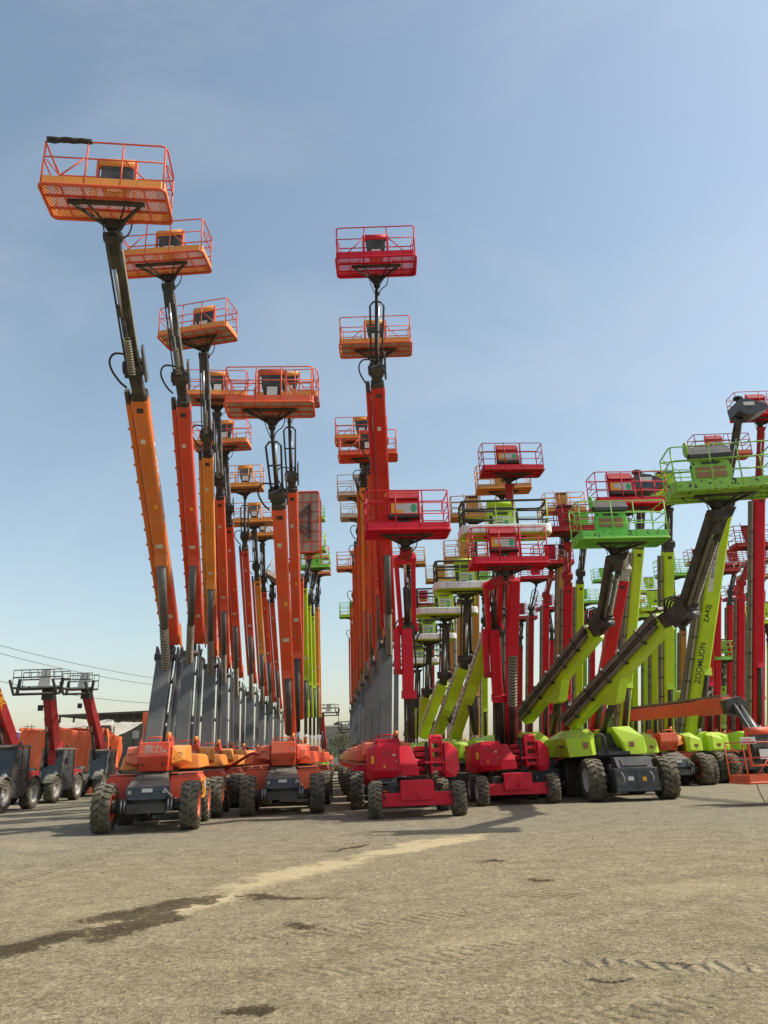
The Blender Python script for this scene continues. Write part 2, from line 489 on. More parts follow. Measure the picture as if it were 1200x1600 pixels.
        c.hull([(-.46, yb - .1, .84), (.46, yb - .1, .84), (-.46, yb + .12, 1.06), (.46, yb + .12, 1.06), (-.46, yb + .12, .84), (.46, yb + .12, .84)], DRED)
        c.bx(-.40, -.05, yb + .012, yb + .027, .52, .76, YEL)
        c.bx(-.046, .40, yb + .012, yb + .027, .52, .76, LBL)
        c.bx(-.28, .14, yb + .004, yb + .010, .60, .73, LBL)
        c.cyl((.29, yb - .0, .64), (.29, yb + .011, .64), .09, GRN, 12)
        c.hull([(-.46, yb - .14, .40), (.44, yb - .14, .40), (-.46, yb - .14, .49), (.44, yb - .14, .49), (-.50, yb + .02, .38), (.50, yb + .02, .38), (-.50, yb + .02, .51), (.50, yb + .02, .51)], PAD)
        c.bx(-.20, .16, yb - .02, yb + .027, .16, .37, BLACK)
        c.add([(-.03, yb - .024, .23), (.07, yb - .024, .23), (.02, yb - .024, .32)], [(0, 1, 2)], YEL)
        for sx in (-1, 1): c.tube([(sx * .55, yb, .05), (sx * .55, yb, .95), (sx * .52, yb - .1, 1.02)], .02, railmat, 6)
    elif base == 'bumper':
        c.bx(-.46, .46, yb + .03, yb + .10, .05, .98, toemat)
        c.cyl((-.44, yb + .06, .98), (.44, yb + .06, .98), .09, toemat, 10)
        c.bx(-.44, .44, yb - .02, yb + .03, .74, .84, PAD)
        c.bx(-.24, .28, yb + .01, yb + .026, .64, .70, BLACK)
        c.bx(-.26, .38, yb + .01, yb + .026, .20, .58, LBL)
        c.bx(.14, .28, yb + .0, yb + .009, .28, .50, GRN)
        for z in (.30, .40, .49): c.bx(-.18, .08, yb + .002, yb + .009, z, z + .018, BLACK)
        c.bx(-.40, -.30, yb - .01, yb + .027, .0, .60, PAD)
    elif base == 'big':
        c.bx(-.50, .50, yb + .03, yb + .10, .02, .92, toemat)
        c.hull([(-.56, yb - .12, .88), (.56, yb - .12, .88), (-.56, yb + .12, 1.10), (.56, yb + .12, 1.10), (-.56, yb + .12, .80), (.56, yb + .12, .80), (-.5, yb - .12, .80), (.5, yb - .12, .80)], BLACK)
        c.cyl((-.58, yb, 1.02), (-.62, yb, 1.02), .16, toemat, 10)
        c.bx(-.40, -.02, yb + .01, yb + .027, .42, .64, BRN)
        c.bx(.02, .38, yb + .01, yb + .027, .42, .64, BRN)
        c.bx(-.24, .24, yb + .01, yb + .027, .70, .75, BLACK)
        c.hull([(-.14, yb - .12, .08), (.26, yb - .16, .05), (-.14, yb - .0, .22), (.18, yb + .02, .26), (-.14, yb - .0, .08), (.26, yb, .05)], BLUEBLK)
    else:
        c.hull([(-.34, yb - .02, .30), (.34, yb - .02, .30), (-.36, yb - .1, .95), (.36, yb - .1, .95), (-.36, yb + .1, .98), (.36, yb + .1, .98), (-.3, yb + .1, .30), (.3, yb + .1, .30)], toemat)
        c.bx(-.35, .35, yb - .13, yb + .1, .985, 1.03, BLACK)
        c.bx(.0, .18, yb - .115, yb - .08, .42, .52, BLACK)
        for sx in (-1, 1): c.tube([(sx * .4, yb, .1), (sx * .42, yb, 1.0), (sx * .48, yb - .1, 1.15)], .022, railmat, 5)
    zo, zs_ = {'rail': (.12, 1.22), 'red': (.02, 1.34), 'bumper': (.10, 1.25), 'big': (.05, 1.30)}.get(base, (.05, 1.25))
    c.v = [(x * (.84 if base == 'rail' else .95), y, zo + z * zs_) for x, y, z in c.v]
    out.append(('control_console', c.mesh('control_console'), False))
    if not far:
        cc = MB(); cc.tube(smooth([(.2, y1 - .02, .5), (.34, y1 + .08, .1), (.30, y1 + .1, -.25), (.12, y1 + .12, -.42), (.05, y1 + .14, -.6)]), .016, HOSE, 5)
        cc.tube(smooth([(-.15, y1 + .0, .3), (-.22, y1 + .1, -.05), (-.12, y1 + .16, -.4), (-.04, y1 + .14, -.6)]), .013, HOSE, 5)
        out.append(('control_cable', cc.mesh('control_cable'), False))
    # bracket underneath
    k = MB(); km = BLACK if base != 'big' else BLACK
    for sx in (-1, 1):
        k.beam((sx * .06, y1 + .02, -.20), (sx * .66, -.08, -.08), .05, .07, km, ref=(0, 0, 1))
        k.beam((sx * .10, y1 + .02, -.14), (sx * .40, -.2, -.08), .03, .04, km, ref=(0, 0, 1))
    k.bx(-.72, .72, -.14, -.05, -.105, -.055, km)
    k.hull([(-.24, y1 + .05, -.06), (.24, y1 + .05, -.06), (-.1, y1 - .05, -.24), (.1, y1 - .05, -.24), (-.1, y1 + .14, -.24), (.1, y1 + .14, -.24), (-.24, y1 - .1, -.06), (.24, y1 - .1, -.06)], km)
    k.cyl((0, y1 + .05, -.24), (0, y1 + .05, -.36), .10, km, 10)
    out.append(('support_bracket', k.mesh('support_bracket'), False))
    if base == 'bumper':
        q = MB(); rp = 0.042
        def wob(pts):
            return [(x + random.uniform(-.008, .008), y, z + random.uniform(-.01, .01)) for x, y, z in pts]
        L = loop_h(w, d, H, 0.12)
        q.tube(wob(L), rp, PAD, 8, True)
        for z in (.74, .42):
            q.tube(wob([(-x1 + .04, -y1, z), (-.8, -y1, z), (-.38, -y1, z)]), rp * .8, PAD, 7)
            q.tube(wob([(.38, -y1, z), (.8, -y1, z), (x1 - .04, -y1, z)]), rp * .8, PAD, 7)
            for sx in (-1, 1): q.tube([(sx * x1, -y1 + .05, z), (sx * x1, y1 - .05, z)], rp * .8, PAD, 7)
        for sy in (-1, 1): q.tube([(-x1 + .02, sy * (y1 - .02), .2), (-x1 + .02, sy * (y1 - .02), H)], rp * 1.1, PAD, 8)
        q.tube([(.38, -y1, .25), (.38, -y1, .7)], rp, PAD, 8)
        out.append(('rail_padding', q.mesh('rail_padding'), False))
        q = MB()
        o_, i_ = loop_h(w + .22, d + .22, 0, .28, 6), loop_h(w + .05, d + .05, 0, .16, 6)
        n = len(o_); vs = []
        for z, k_ in ((-.03, .18), (.0, 0), (.22, 0), (.25, .18)):
            for a_, b_ in zip(o_, i_):
                a2 = lerp(a_, b_, k_); vs.append((a2.x, a2.y, z))
        for z in (.25, -.03):
            for b_ in i_: vs.append((b_[0], b_[1], z))
        fs = []
        for lvl in range(5):
            for i in range(n):
                j = (i + 1) % n; fs.append((lvl * n + i, lvl * n + j, (lvl + 1) * n + j, (lvl + 1) * n + i))
        for i in range(n):
            j = (i + 1) % n; fs.append((5 * n + i, 5 * n + j, j, i))
        q.add(vs, fs, WHITE, False)
        for x in (-.9, -.45, 0, .45, .9): q.bx(x - .004, x + .004, -y1 - .114, -y1 - .106, .0, .22, BLACK)
        out.append(('bumper', q.mesh('bumper'), False))
    BC[key] = out
    return out
def basket(parent, top_world, style, w, railmat, toemat, floor='lattice', yaw=0, tilt=0, lean=0, rot=None, scale=1.0):
    # hung so that its rear bracket sits on the jib head at top_world
    ms = basket_meshes(style, w, railmat, toemat, floor)
    d = 1.0 if style == 'big' else 0.92
    E = Euler((R_(lean), R_(tilt), R_(yaw) ), 'XYZ').to_matrix() if rot is None else rot
    head = V((0, d / 2 + .05, -.32)) * scale
    loc_w = V(top_world) - E @ head
    inv = parent.matrix_world_local.inverted() if hasattr(parent, 'matrix_world_local') else WM[parent.name].inverted()
    M4 = inv @ Matrix.Translation(loc_w) @ E.to_4x4()
    root = place('basket', ms[0][1], parent)
    root.location = M4.to_translation(); root.rotation_euler = M4.to_3x3().to_euler()
    root.scale = (scale,) * 3
    for nm, me, _ in ms[1:]: place(nm, me, root)
    return root

# ------------------------------------------------------------ chassis types (local frame: front is -y)
WM = {}
def machine(name, base, yaw, label, cat, group):
    o = thing(name, base, R_(yaw), label, cat, group)
    WM[o.name] = Matrix.Translation(V(base)) @ Matrix.Rotation(R_(yaw), 4, 'Z')
    return o
CH = {}
def shared(parent, key, name, fn, bevel=0, xs=1.0):
    if key not in CH:
        b = MB(); fn(b); b.v = [(x * xs, y, z) for x, y, z in b.v]; CH[key] = b.mesh(name)
    return place(name, CH[key], parent, bevel=bevel)
def chassis_orange(o, front=REDOR, side=AMBER, cover=AMBER, fendert=SALMON, steer=0, lettering=False, full=True, R=0.6):
    for sx in (-1, 1):
        wheel(o, (sx * 1.07, -1.35, R), R, 0.42, ORANGE, sx < 0, R_(steer))
        wheel(o, (sx * 1.07, 1.35, R), R, 0.42, ORANGE, sx < 0)
    def frame_(b):
        b.bx(-.42, .42, -1.5, 1.5, .50, .80, BLACK)
        for y in (-1.35, 1.35):
            b.bx(-1.0, 1.0, y - .10, y + .10, .52, .70, BLACK)
            for sx in (-1, 1): b.cyl((sx * .88, y, R), (sx * 1.1, y, R), .16, BLACK, 12)
        b.bx(-.55, .55, -1.72, -1.5, .44, .66, BLACK)
        for sx in (-1, 1):
            for dx in (0, .10): b.cyl((sx * (.62 + dx), -1.62, .46), (sx * (.62 + dx), -1.62, .76), .022, CHROME, 8)
            b.bx(sx * .66 - .10, sx * .66 + .10, -1.60, -1.45, .50, .80, BLACK)
        b.cyl((0, 0, .80), (0, 0, 1.42), .62, BLACK, 24)
    shared(o, 'ch_or_frame', 'chassis_frame', frame_, xs=.86)
    def hood(b):
        b.hull([(-.52, -1.66, .76), (.52, -1.66, .76), (-.62, -1.62, .90), (.62, -1.62, .90), (-.60, -1.58, 1.06), (.60, -1.58, 1.06), (-.44, -.75, 1.40), (.44, -.75, 1.40), (-.60, -.7, .72), (.60, -.7, .72)], BLUEBLK)
        b.hull([(-.26, -1.20, 1.20), (.26, -1.20, 1.20), (-.26, -.98, 1.31), (.26, -.98, 1.31), (-.26, -1.20, 1.24), (.26, -1.20, 1.24), (-.26, -.98, 1.345), (.26, -.98, 1.345)], BLACK)
        b.bx(-.15, .15, -1.656, -1.60, .93, 1.02, LBL)
        for sx in (-1, 1): b.bx(sx * .5 - .05, sx * .5 + .05, -1.665, -1.60, .90, .98, LGREY)
        b.beam((.50, -1.70, 1.02), (.74, -1.66, .80), .04, .05, LGREY)
    shared(o, 'ch_or_hood', 'engine_hood', hood, 0.02, xs=.86)
    for sx in (-1, 1):
        def fend(b, sx=sx):
            P = []
            for y in (-.72, .72):
                P += [(sx * .50, y, .62), (sx * 1.36, y, .66), (sx * .50, y, 1.30), (sx * 1.30, y, 1.34), (sx * 1.40, y, 1.22)]
            b.hull(P, front)
            b.hull([(sx * .52, y, z) for y in (-.74, .74) for z in (1.345, 1.37)] + [(sx * 1.33, y, z) for y in (-.74, .74) for z in (1.345, 1.37)], fendert)
            b.bx(min(sx * 1.405, sx * 1.425), max(sx * 1.405, sx * 1.425), -.70, .70, .68, 1.22, side)
        shared(o, ('fend', sx, front.name, side.name, fendert.name), 'side_fender', fend, 0.012, xs=.86)
    def cw(b):
        P = []
        for sx in (-1, 1):
            P += [(sx * .46, -1.02, 2.16), (sx * .46, -1.08, 1.80), (sx * .41, -.86, 1.42), (sx * .48, -.2, 2.16), (sx * .48, -.2, 1.42)]
        b.hull(P, front)
    shared(o, ('cw', front.name), 'counterweight', cw, 0.025, xs=.86)
    for sx in (-1, 1):
        def lobe(b, sx=sx):
            P = []
            P += [(sx * .49, -.80, 1.60), (sx * .49, -.72, 2.06), (sx * .90, -.72, 1.68), (sx * .88, -.60, 2.02), (sx * 1.02, -.2, 1.62), (sx * .98, -.1, 2.08), (sx * .49, .3, 2.1), (sx * .49, .3, 1.5), (sx * 1.0, .3, 1.6), (sx * .95, .3, 2.08)]
            b.hull(P, cover if sx > 0 else fendert)
            P = []
            P += [(sx * .55, .34, 1.46), (sx * .55, .34, 1.88), (sx * 1.25, .40, 1.46), (sx * 1.18, .40, 1.84), (sx * 1.42, 1.0, 1.50), (sx * 1.36, 1.1, 1.84), (sx * 1.38, 2.0, 1.52), (sx * 1.30, 2.0, 1.80), (sx * .55, 2.1, 1.46), (sx * .55, 2.1, 1.86)]
            b.hull(P, side)
        shared(o, ('lobe', sx, cover.name, side.name, fendert.name), 'side_cover', lobe, 0.03, xs=.86)
    def tower(b):
        for sx in (-1, 1): b.hull([(sx * .30, y, z) for y, z in ((-.18, 1.46), (-.1, 2.35), (.5, 2.35), (.9, 1.46))] + [(sx * .36, y, z) for y, z in ((-.18, 1.46), (-.1, 2.35), (.5, 2.35), (.9, 1.46))], front)
        b.bx(-.30, .30, -.3, 1.9, 1.44, 1.5, BLACK)
        b.tube([(-.2, -.9, 2.12), (-.2, -.9, 2.28), (.2, -.9, 2.28), (.2, -.9, 2.12)], .025, front, 6)
        for sx in (-1, 1): b.hull([(sx * .44, -1.0, 2.1), (sx * .38, -1.0, 2.1), (sx * .44, -.86, 2.1), (sx * .38, -.86, 2.1), (sx * .41, -.93, 2.30), (sx * .42, -.90, 2.30), (sx * .40, -.95, 2.28)], front)
    shared(o, ('turret', front.name), 'turret_bracket', tower, xs=.86)
    def vent(b):
        for k in range(6): b.bx(1.43, 1.437, -.50, .10, .80 + k * .06, .825 + k * .06, BLACK)
        b.bx(1.43, 1.436, .25, .55, .95, 1.12, LBL)
        b.bx(1.43, 1.436, .30, .50, .78, .88, YEL)
    shared(o, 'vent', 'side_vent', vent, xs=.86)
    def lab(b):
        M4 = basis(V((0, -1.055, 1.97)), (1, 0, 0), V((0, -.06, .36)))
        for x0, x1, y0, y1, mm in ((-.40, -.30, -.12, -.04, YEL), (.28, .40, -.12, -.02, LBL), (-.44, -.43, -.15, .16, BLACK), (.43, .44, -.15, .16, BLACK)):
            b.add([M4 @ V((x, y, z)) for x in (x0, x1) for y in (y0, y1) for z in (.014, .018)], [(0, 1, 3, 2), (4, 6, 7, 5), (0, 4, 5, 1), (2, 3, 7, 6), (0, 2, 6, 4), (1, 5, 7, 3)], mm)
        for x in (-.30, .30): b.cyl((x, -.98, 1.60), (x, -1.02, 1.585), .03, BLACK, 8)
    shared(o, 'cwlab', 'warning_sticker', lab, xs=.86)
    def hand(b):
        for sx in (-1, 1): b.tube([(sx * .70, -.74, 1.86), (sx * .70, -.80, 1.88), (sx * .82, -.78, 1.86), (sx * .82, -.70, 1.84)], .012, BLACK, 5)
        b.tube([(-.75, -.735, .72), (-.75, -.9, .72), (.75, -.9, .72), (.75, -.735, .72)], .03, BLACK, 6)
        b.tube([(-.2, -1.5, .7), (-.5, -1.45, .62), (-.85, -1.4, .66), (-.9, -1.35, .7)], .025, HOSE, 6)
    shared(o, 'ghand', 'hydraulic_hose', hand, xs=.86)
    def beac(b):
        b.cyl((.36, -.62, 2.10), (.36, -.62, 2.24), .05, BLACK, 10)
        b.cyl((.36, -.62, 2.24), (.36, -.62, 2.42), .085, LENS, 12, .075)
    shared(o, 'beacon', 'beacon', beac, xs=.86)
    if lettering:
        M4 = basis(V((0, -1.062, 1.97)), (1, 0, 0), V((0, -.12, .60)))
        M4 = Matrix.Translation(V((0, -.022, 0))) @ M4
        text_mesh('lettering', '鼎力', 0.24, LBL, o, M4, 0.003, 1.0)

def jib_cage(b, lo, hi, mat=BLACK, wd=0.42):
    a, s, f = frame(lo, hi); L = (hi - lo).length
    b.cyl(lo, hi, .062, mat, 10)
    b.cyl(lerp(lo, hi, .1) - f * -.0 + s * .04, lerp(lo, hi, .75) + s * .05 + f * .08, .03, CHROME, 8)
    p0, p1 = lerp(lo, hi, .0), lerp(lo, hi, .80)
    pts = [p0 - s * wd / 2 * .72, p1 - s * wd / 2 - a * .12, p1 - s * (wd / 2 - .1), p1 + s * (wd / 2 - .1), p1 + s * wd / 2 - a * .12, p0 + s * wd / 2 * .72]
    b.tube([p + f * .10 for p in pts], .032, mat, 8)
    pm = lerp(lo, hi, .45)
    b.tube([pm - s * wd / 2 * .92 + f * .10, pm + s * wd / 2 * .92 + f * .10], .026, mat, 6)
    b.tube([lo + f * .10 - s * .2, lo - a * .2, lo + f * .10 + s * .2], .05, mat, 6)
def jib_beam(b, lo, hi, mat=BLACK, wd=0.24):
    a, s, f = frame(lo, hi)
    m1, m2 = lerp(lo, hi, .42), lerp(lo, hi, .78)
    b.beam(lo, m2, wd, .20, mat, off=(.03, 0))
    b.beam(m2 - a * .02, hi, wd * 1.1, .26, mat)
    b.beam(lerp(lo, hi, .05), lerp(lo, hi, .9), .03, .06, LGREY, off=(wd * .62, .05))
    b.beam(lerp(lo, hi, .0), lerp(lo, hi, .95), .035, .05, mat, off=(-wd * .62, .03))
    b.cyl(lo + f * .16 - s * .03, m1 + f * .15 - s * .03, .055, mat, 10)
    b.cyl(m1 + f * .15 - s * .03, m2 + f * .14 - s * .03, .028, CHROME, 8)
    b.beam(m1, m1 + a * .22, wd * 1.15, .26, mat)
    for t in (.98, .02):
        P = lerp(lo, hi, t)
        b.cyl(P - s * wd * .75, P + s * wd * .75, .10, mat, 10)

CYLG = paint('dark_cylinder_paint', (0.045, 0.042, 0.044), dust=.3, rough=.4)
def boom_parts(o, P, bc, trayc=None, bw=0.36, cylx=0, root_shadec=None, cage=False, coil=True, tower=GREY, rails=False, jibm=BLACK, detail=2, side_text=False, endc=None, tw=0.46, noj=False):
    """P: world joints foot, knuckle(or None), lo, hi, jlo, jhi"""
    inv = WM[o.name].inverted()
    foot, kn, lo, hi, jlo, jhi = [None if p is None else inv @ V(p) for p in P]
    sec = (lo is not None)
    if kn is not None:
        a, s, f = frame(foot, kn)
        b = MB()
        b.beam(foot, kn, tw, .42, tower, off=(-.06, .10), ch=.06)
        b.beam(foot, lerp(foot, kn, .42), tw * .84, .10, tower, off=(-.06, .36), ch=.06)
        b.beam(lerp(foot, kn, .03), kn + a * .35, .06, .50, tower, off=(tw / 2 + .05, -.05), ch=.1)
        b.beam(foot - a * .1, kn, .10, .20, tower, off=(tw / 2 + .14, -.2), ch=.1)
        b.beam(kn - a * .05, kn + a * .35, .06, .44, tower, off=(-tw / 2 - .09, 0), ch=.1)
        b.build('tower_arm', o)
        b = MB()
        b.cyl(kn - s * .34 + f * .26, kn + s * .30 + f * .26, .10, BLACK, 12)
        b.hull([kn + s * x + f * y + a * z for x in (-.16, .16) for y, z in ((-.2, -.2), (-.25, .5), (.15, .42), (.2, -.1))], BLACK)
        b.tube([kn + s * .12 + f * .1, kn + s * .38 + a * .25, kn + s * .30 - a * .3, kn + s * .2 - a * .7], .035, HOSE, 6)
        b.build('knuckle', o)
    a, s, f = frame(lo, hi); L = (hi - lo).length
    b = MB()
    b.beam(lo, hi, bw, bw * 1.12, bc)
    if kn is not None:
        for sx in (-1, 1): b.hull([lo + s * (sx * bw * .5) + f * y + a * z for y, z in ((-.2, -.05), (.2, .4), (-.3, .4), (-.05, -.32), (.1, -.3))] + [lo + s * (sx * (bw * .5 + .03)) + f * y + a * z for y, z in ((-.2, -.05), (.2, .4), (-.3, .4), (-.05, -.32), (.1, -.3))], bc)
    if root_shadec: b.beam(lo - a * .01, lerp(lo, hi, .30), bw * 1.015, bw * 1.14, root_shadec)  # redder lower boom: shade and red reflection put into its colour
    b.beam(hi - a * .30, hi + a * .01, bw * 1.05, bw * 1.18, endc or bc)
    b.beam(hi - a * .28, hi - a * .16, bw * .42, .012, BLACK, off=(0, bw * .60))
    if detail > 1:
        for t in (.3, .55): b.beam(lerp(lo, hi, t), lerp(lo, hi, t) + a * .08, bw * 1.01, bw * 1.13, bc)
    b.build('main_boom', o, bevel=0)
    if detail > 0:
        b = MB()
        for t, w_, mm, ox in ((.86, .30, LBL, -.1), (.62, .22, YEL, .15), (.46, .5, LBL, 0), (.14, .3, LBL, .1)):
            p = lerp(lo, hi, t); b.beam(p, p + a * .13, bw * w_, .006, mm, off=(bw * ox, bw * (.585 if root_shadec and t < .3 else .562)))
        b.build('boom_sticker', o)
    if trayc:
        b = MB()
        t0, t1 = -.0 if kn is not None else .05, .985
        b.beam(lerp(lo, hi, .06), lerp(lo, hi, t1), bw * .36, bw * .5, trayc, off=(-bw * .74, .0))
        if detail > 1:
            n = 14
            for i in range(n):
                p = lerp(lo, hi, .08 + .88 * i / n)
                b.beam(p, p + a * .05, .05, .05, trayc, off=(-bw * .96, .04))
        p = lerp(lo, hi, t1)
        b.beam(p - a * .02, p + a * .32, bw * .30, bw * .46, BLACK, off=(-bw * .76, 0))
        b.build('cable_tray', o)
    if rails:
        b = MB()
        for k, q in enumerate((.68, .90)):
            b.beam(lerp(lo, hi, -.02), lerp(lo, hi, .98), bw * .17, bw * .4, LGREY if k == 0 else TRACK, off=(-bw * q, -.02))
        for i in range(9): 
            p = lerp(lo, hi, .05 + .1 * i); b.beam(p, p + a * .04, bw * .5, .04, BLACK, off=(-bw * .78, bw * .20))
        b.build('hose_rail', o)
    # lift cylinder and coil
    b = MB()
    if kn is not None:
        c1 = lerp(lo, hi, .40) + f * (bw * .56 + .08)
        c0 = lerp(kn, foot, .0) + f * .42 
        mid = lerp(c1, c0, .58)
        b.hull([c1 + s * x + f * y + a * z for x in (-.16, .16) for y, z in ((-.12, -.1), (.10, .0), (-.12, .35))], bc)
        b.cyl(c1, mid, .115, tower, 14)
        b.cyl(mid, c0, .055, CHROME, 10)
        b.build('lift_cylinder', o)
        if coil:
            b = MB(); b.coil(mid, c0, .105, .030, COIL, .09, 5); b.build('hose_coil', o)
    else:
        c1 = lerp(lo, hi, .30) + f * (bw * .56 + .05) + s * cylx; c0 = foot + f * (bw * .6) + s * cylx
        mid = lerp(c1, c0, .80)
        b.hull([c1 + s * x + f * y + a * z for x in (-.17, .17) for y, z in ((-.1, -.1), (.10, .0), (-.1, .3))], bc)
        b.cyl(c1, mid, .105, tower if tower is not None else BLACK, 14)
        b.cyl(mid, c0, .07, CHROME, 10)
        b.build('lift_cylinder', o)
    # inner section, elbow
    b = MB()
    ex = jlo - a * .0
    b.beam(hi - a * .05, hi + a * .16, bw * .98, bw * 1.05, jibm)
    b.beam(hi, jlo, bw * .74, bw * .8, jibm)
    for sx in (-1, 1): b.cyl(jlo + s * (sx * bw * .35), jlo + s * (sx * bw * .62), .15, jibm, 14)
    b.hull([jlo + s * x * .5 * bw + f * y + a * z for x in (-1, 1) for y, z in ((-.2, -.22), (.22, -.15), (.2, .12), (-.12, .2))], jibm)
    b.build('inner_boom', o)
    if detail > 0:
        b = MB()
        q = jlo - s * (bw * .6)
        b.tube(smooth([q - a * .5, q - s * .14 - a * .34, q - s * .27 - a * .05, q - s * .28 + a * .18, q - s * .16 + a * .34, q + a * .34 + s * .05, jlo + a * .3]), .026, HOSE, 6)
        b.tube(smooth([jlo + s * .1 + f * .1 - a * .3, jlo + s * .2 + f * .2, jlo + s * .10 + f * .1 + a * .4]), .022, HOSE, 6)
        b.hull([jlo + s * (bw * .62) + f * y + a * z for y, z in ((-.14, -.3), (.12, -.3), (.1, .5), (-.05, .55))] + [jlo + s * (bw * .62 + .05) + f * y + a * z for y, z in ((-.14, -.3), (.12, -.3), (.1, .5), (-.05, .55))], GREY)
        b.build('hose_loop', o)
    if not noj:
        b = MB()
        (jib_cage if cage else jib_beam)(b, jlo, jhi, jibm)
        b.build('jib', o)
    if detail > 1 and kn is not None and not cage:
        b = MB(); a2, s2, f2 = frame(jlo, jhi)
        b.coil(jlo + f2 * .28, lerp(jlo, jhi, .28) + f2 * .26, .07, .018, COIL, .06, 4)
        b.build('hose_coil', o)
    return lo, hi

def bw_of(u0, u1, D): return (u1 - u0) / F * D

# ------------------------------------------------------------ left row: articulated orange boom lifts
GA = 'orange articulated boom lifts in the left row'
# key: foot, knuckle, lo, hi, jlo, jhi (u,v,D), basket width, yaw, tilt, boom colour, tray colour, cage, basket colours, floor, label
ROW_A = [
 ((243, 1172, 20.5), (262, 1032, 21.9), (272, 1000, 22.2), (219, 622, 17.3), (209, 575, 16.6), (176, 366, 14.75), 2.28, 7, 0, DEEPOR, DEEPOR, False, ORANGE, AMBER, 'lattice', 0.36,
  'front left orange boom lift, black padding on its basket rail, characters on its counterweight'),
 ((288, 1172, 24.3), (298, 1025, 26.0), (312, 1000, 26.2), (287, 632, 20.8), (281, 590, 20.5), (263, 445, 20.7), 2.45, -3, 0, REDOR, REDOR, False, ORANGE, AMBER, 'open', 0.36,
  'second boom lift of the left row, red orange boom, see-through basket floor against the sky'),
 ((326, 1170, 28.8), (331, 1043, 30.2), (333, 1020, 30.4), (325, 712, 25.0), (323, 680, 24.6), (319, 553, 24.7), 2.4, -12, 0, AMBER, AMBER, False, ORANGE, AMBER, 'solid', 0.34,
  'third boom lift of the left row, amber boom, tilted basket with brown solid floor'),
 ((349, 1170, 32.5), (351, 1058, 34.0), (354, 1040, 34.0), (344, 778, 28.6), (342, 750, 28.4), (339, 645, 28.9), 2.4, 6, 0, ORANGE, REDOR, False, ORANGE, AMBER, 'solid', 0.34,
  'fourth boom lift of the left row, basket partly behind the large red-orange basket'),
 ((368, 1170, 36.3), (370, 1078, 37.5), (374, 1055, 37.5), (358, 820, 32.0), (356, 795, 31.8), (351, 715, 32.6), 2.4, -3, 0, REDOR, REDOR, False, ORANGE, AMBER, 'solid', 0.36,
  'fifth boom lift of the left row, red boom, orange basket just under the fourth one'),
 ((391, 1170, 41.0), (393, 1085, 42.5), (396, 1065, 42.5), (383, 858, 38.0), (382, 838, 37.8), (383, 778, 38.0), 1.95, 0, 0, REDOR, REDOR, True, AMBER, AMBER, 'solid', 0.34,
  'sixth boom lift of the left row with a small amber basket on a cage-framed jib'),
 ((408, 1170, 45.0), (410, 1100, 46.5), (413, 1085, 46.5), (402, 905, 43.0), (400, 885, 42.8), (397, 830, 43.0), 2.4, 0, 0, AMBER, ORANGE, False, AMBER, AMBER, 'solid', 0.36,
  'seventh boom lift of the left row, amber boom, amber basket low beside the sixth'),
 ((421, 1170, 49.0), (423, 1108, 50.5), (425, 1095, 50.5), (412, 923, 46.5), (411, 905, 46.3), (410, 850, 46.5), 1.9, 0, 0, REDOR, REDOR, False, AMBER, AMBER, 'solid', 0.36,
  'eighth boom lift of the left row, red boom, basket half hidden below the seventh'),
 ((433, 1170, 54.0), (435, 1115, 55.5), (437, 1105, 55.5), (425, 940, 51.5), (425, 930, 51.3), (425, 915, 51.5), 1.9, 20, 30, REDOR, REDOR, False, BEIGE, BEIGE, 'solid', 0.36,
  'last boom lift of the left row with a beige basket tipped sideways'),
]
for i, (ft, kn, lo, hi, jl, jh, bwid, yaw, tilt, bc, tc, cage, rc, tcol, fl, bw, lab) in enumerate(ROW_A):
    P = [Q(*p) for p in (ft, kn, lo, hi, jl, jh)]
    base = (P[0].x + .12, P[0].y, 0)
    o = machine('boom_lift', base, 8, lab, 'boom lift', GA)
    fr = REDOR if i in (0, 1, 4) else ORANGE
    chassis_orange(o, front=fr, lettering=(i == 0), steer=0)
    boom_parts(o, P, bc, tc, bw=bw, cage=cage, detail=2 if i < 4 else 1, root_shadec=REDOR if bc in (AMBER, DEEPOR) else None)
    st = 'rail' if i < 5 else 'farrail'
    bk = basket(o, P[5], st, bwid, rc, tcol, {'open': 'open'}.get(fl, fl), yaw, tilt)
    if i == 0:
        b = MB()
        for k in range(3):
            x0 = -1.10 + k * .28
            b.tube([(x0, -.46, 1.03), (x0 + .08, -.46, 1.045), (x0 + .20, -.46, 1.03), (x0 + .27, -.46, 1.04)], .052 + .006 * (k % 2), PAD, 8)
        b.tube([(-1.08, -.46, 0.99), (-.95, -.47, 0.96), (-.85, -.46, 1.0)], .03, PAD, 6)
        b.build('rail_padding', bk)
        # faded marking along the right side of the boom
        inv = WM[o.name].inverted(); l_, h_ = inv @ P[2], inv @ P[3]
        a, s, f = frame(l_, h_)
        text_mesh('lettering', 'DINGLI', .26, LBL, o, basis(lerp(l_, h_, .70) + s * (bw / 2 + .004), a * -1, f * -1), .002, 3.0)

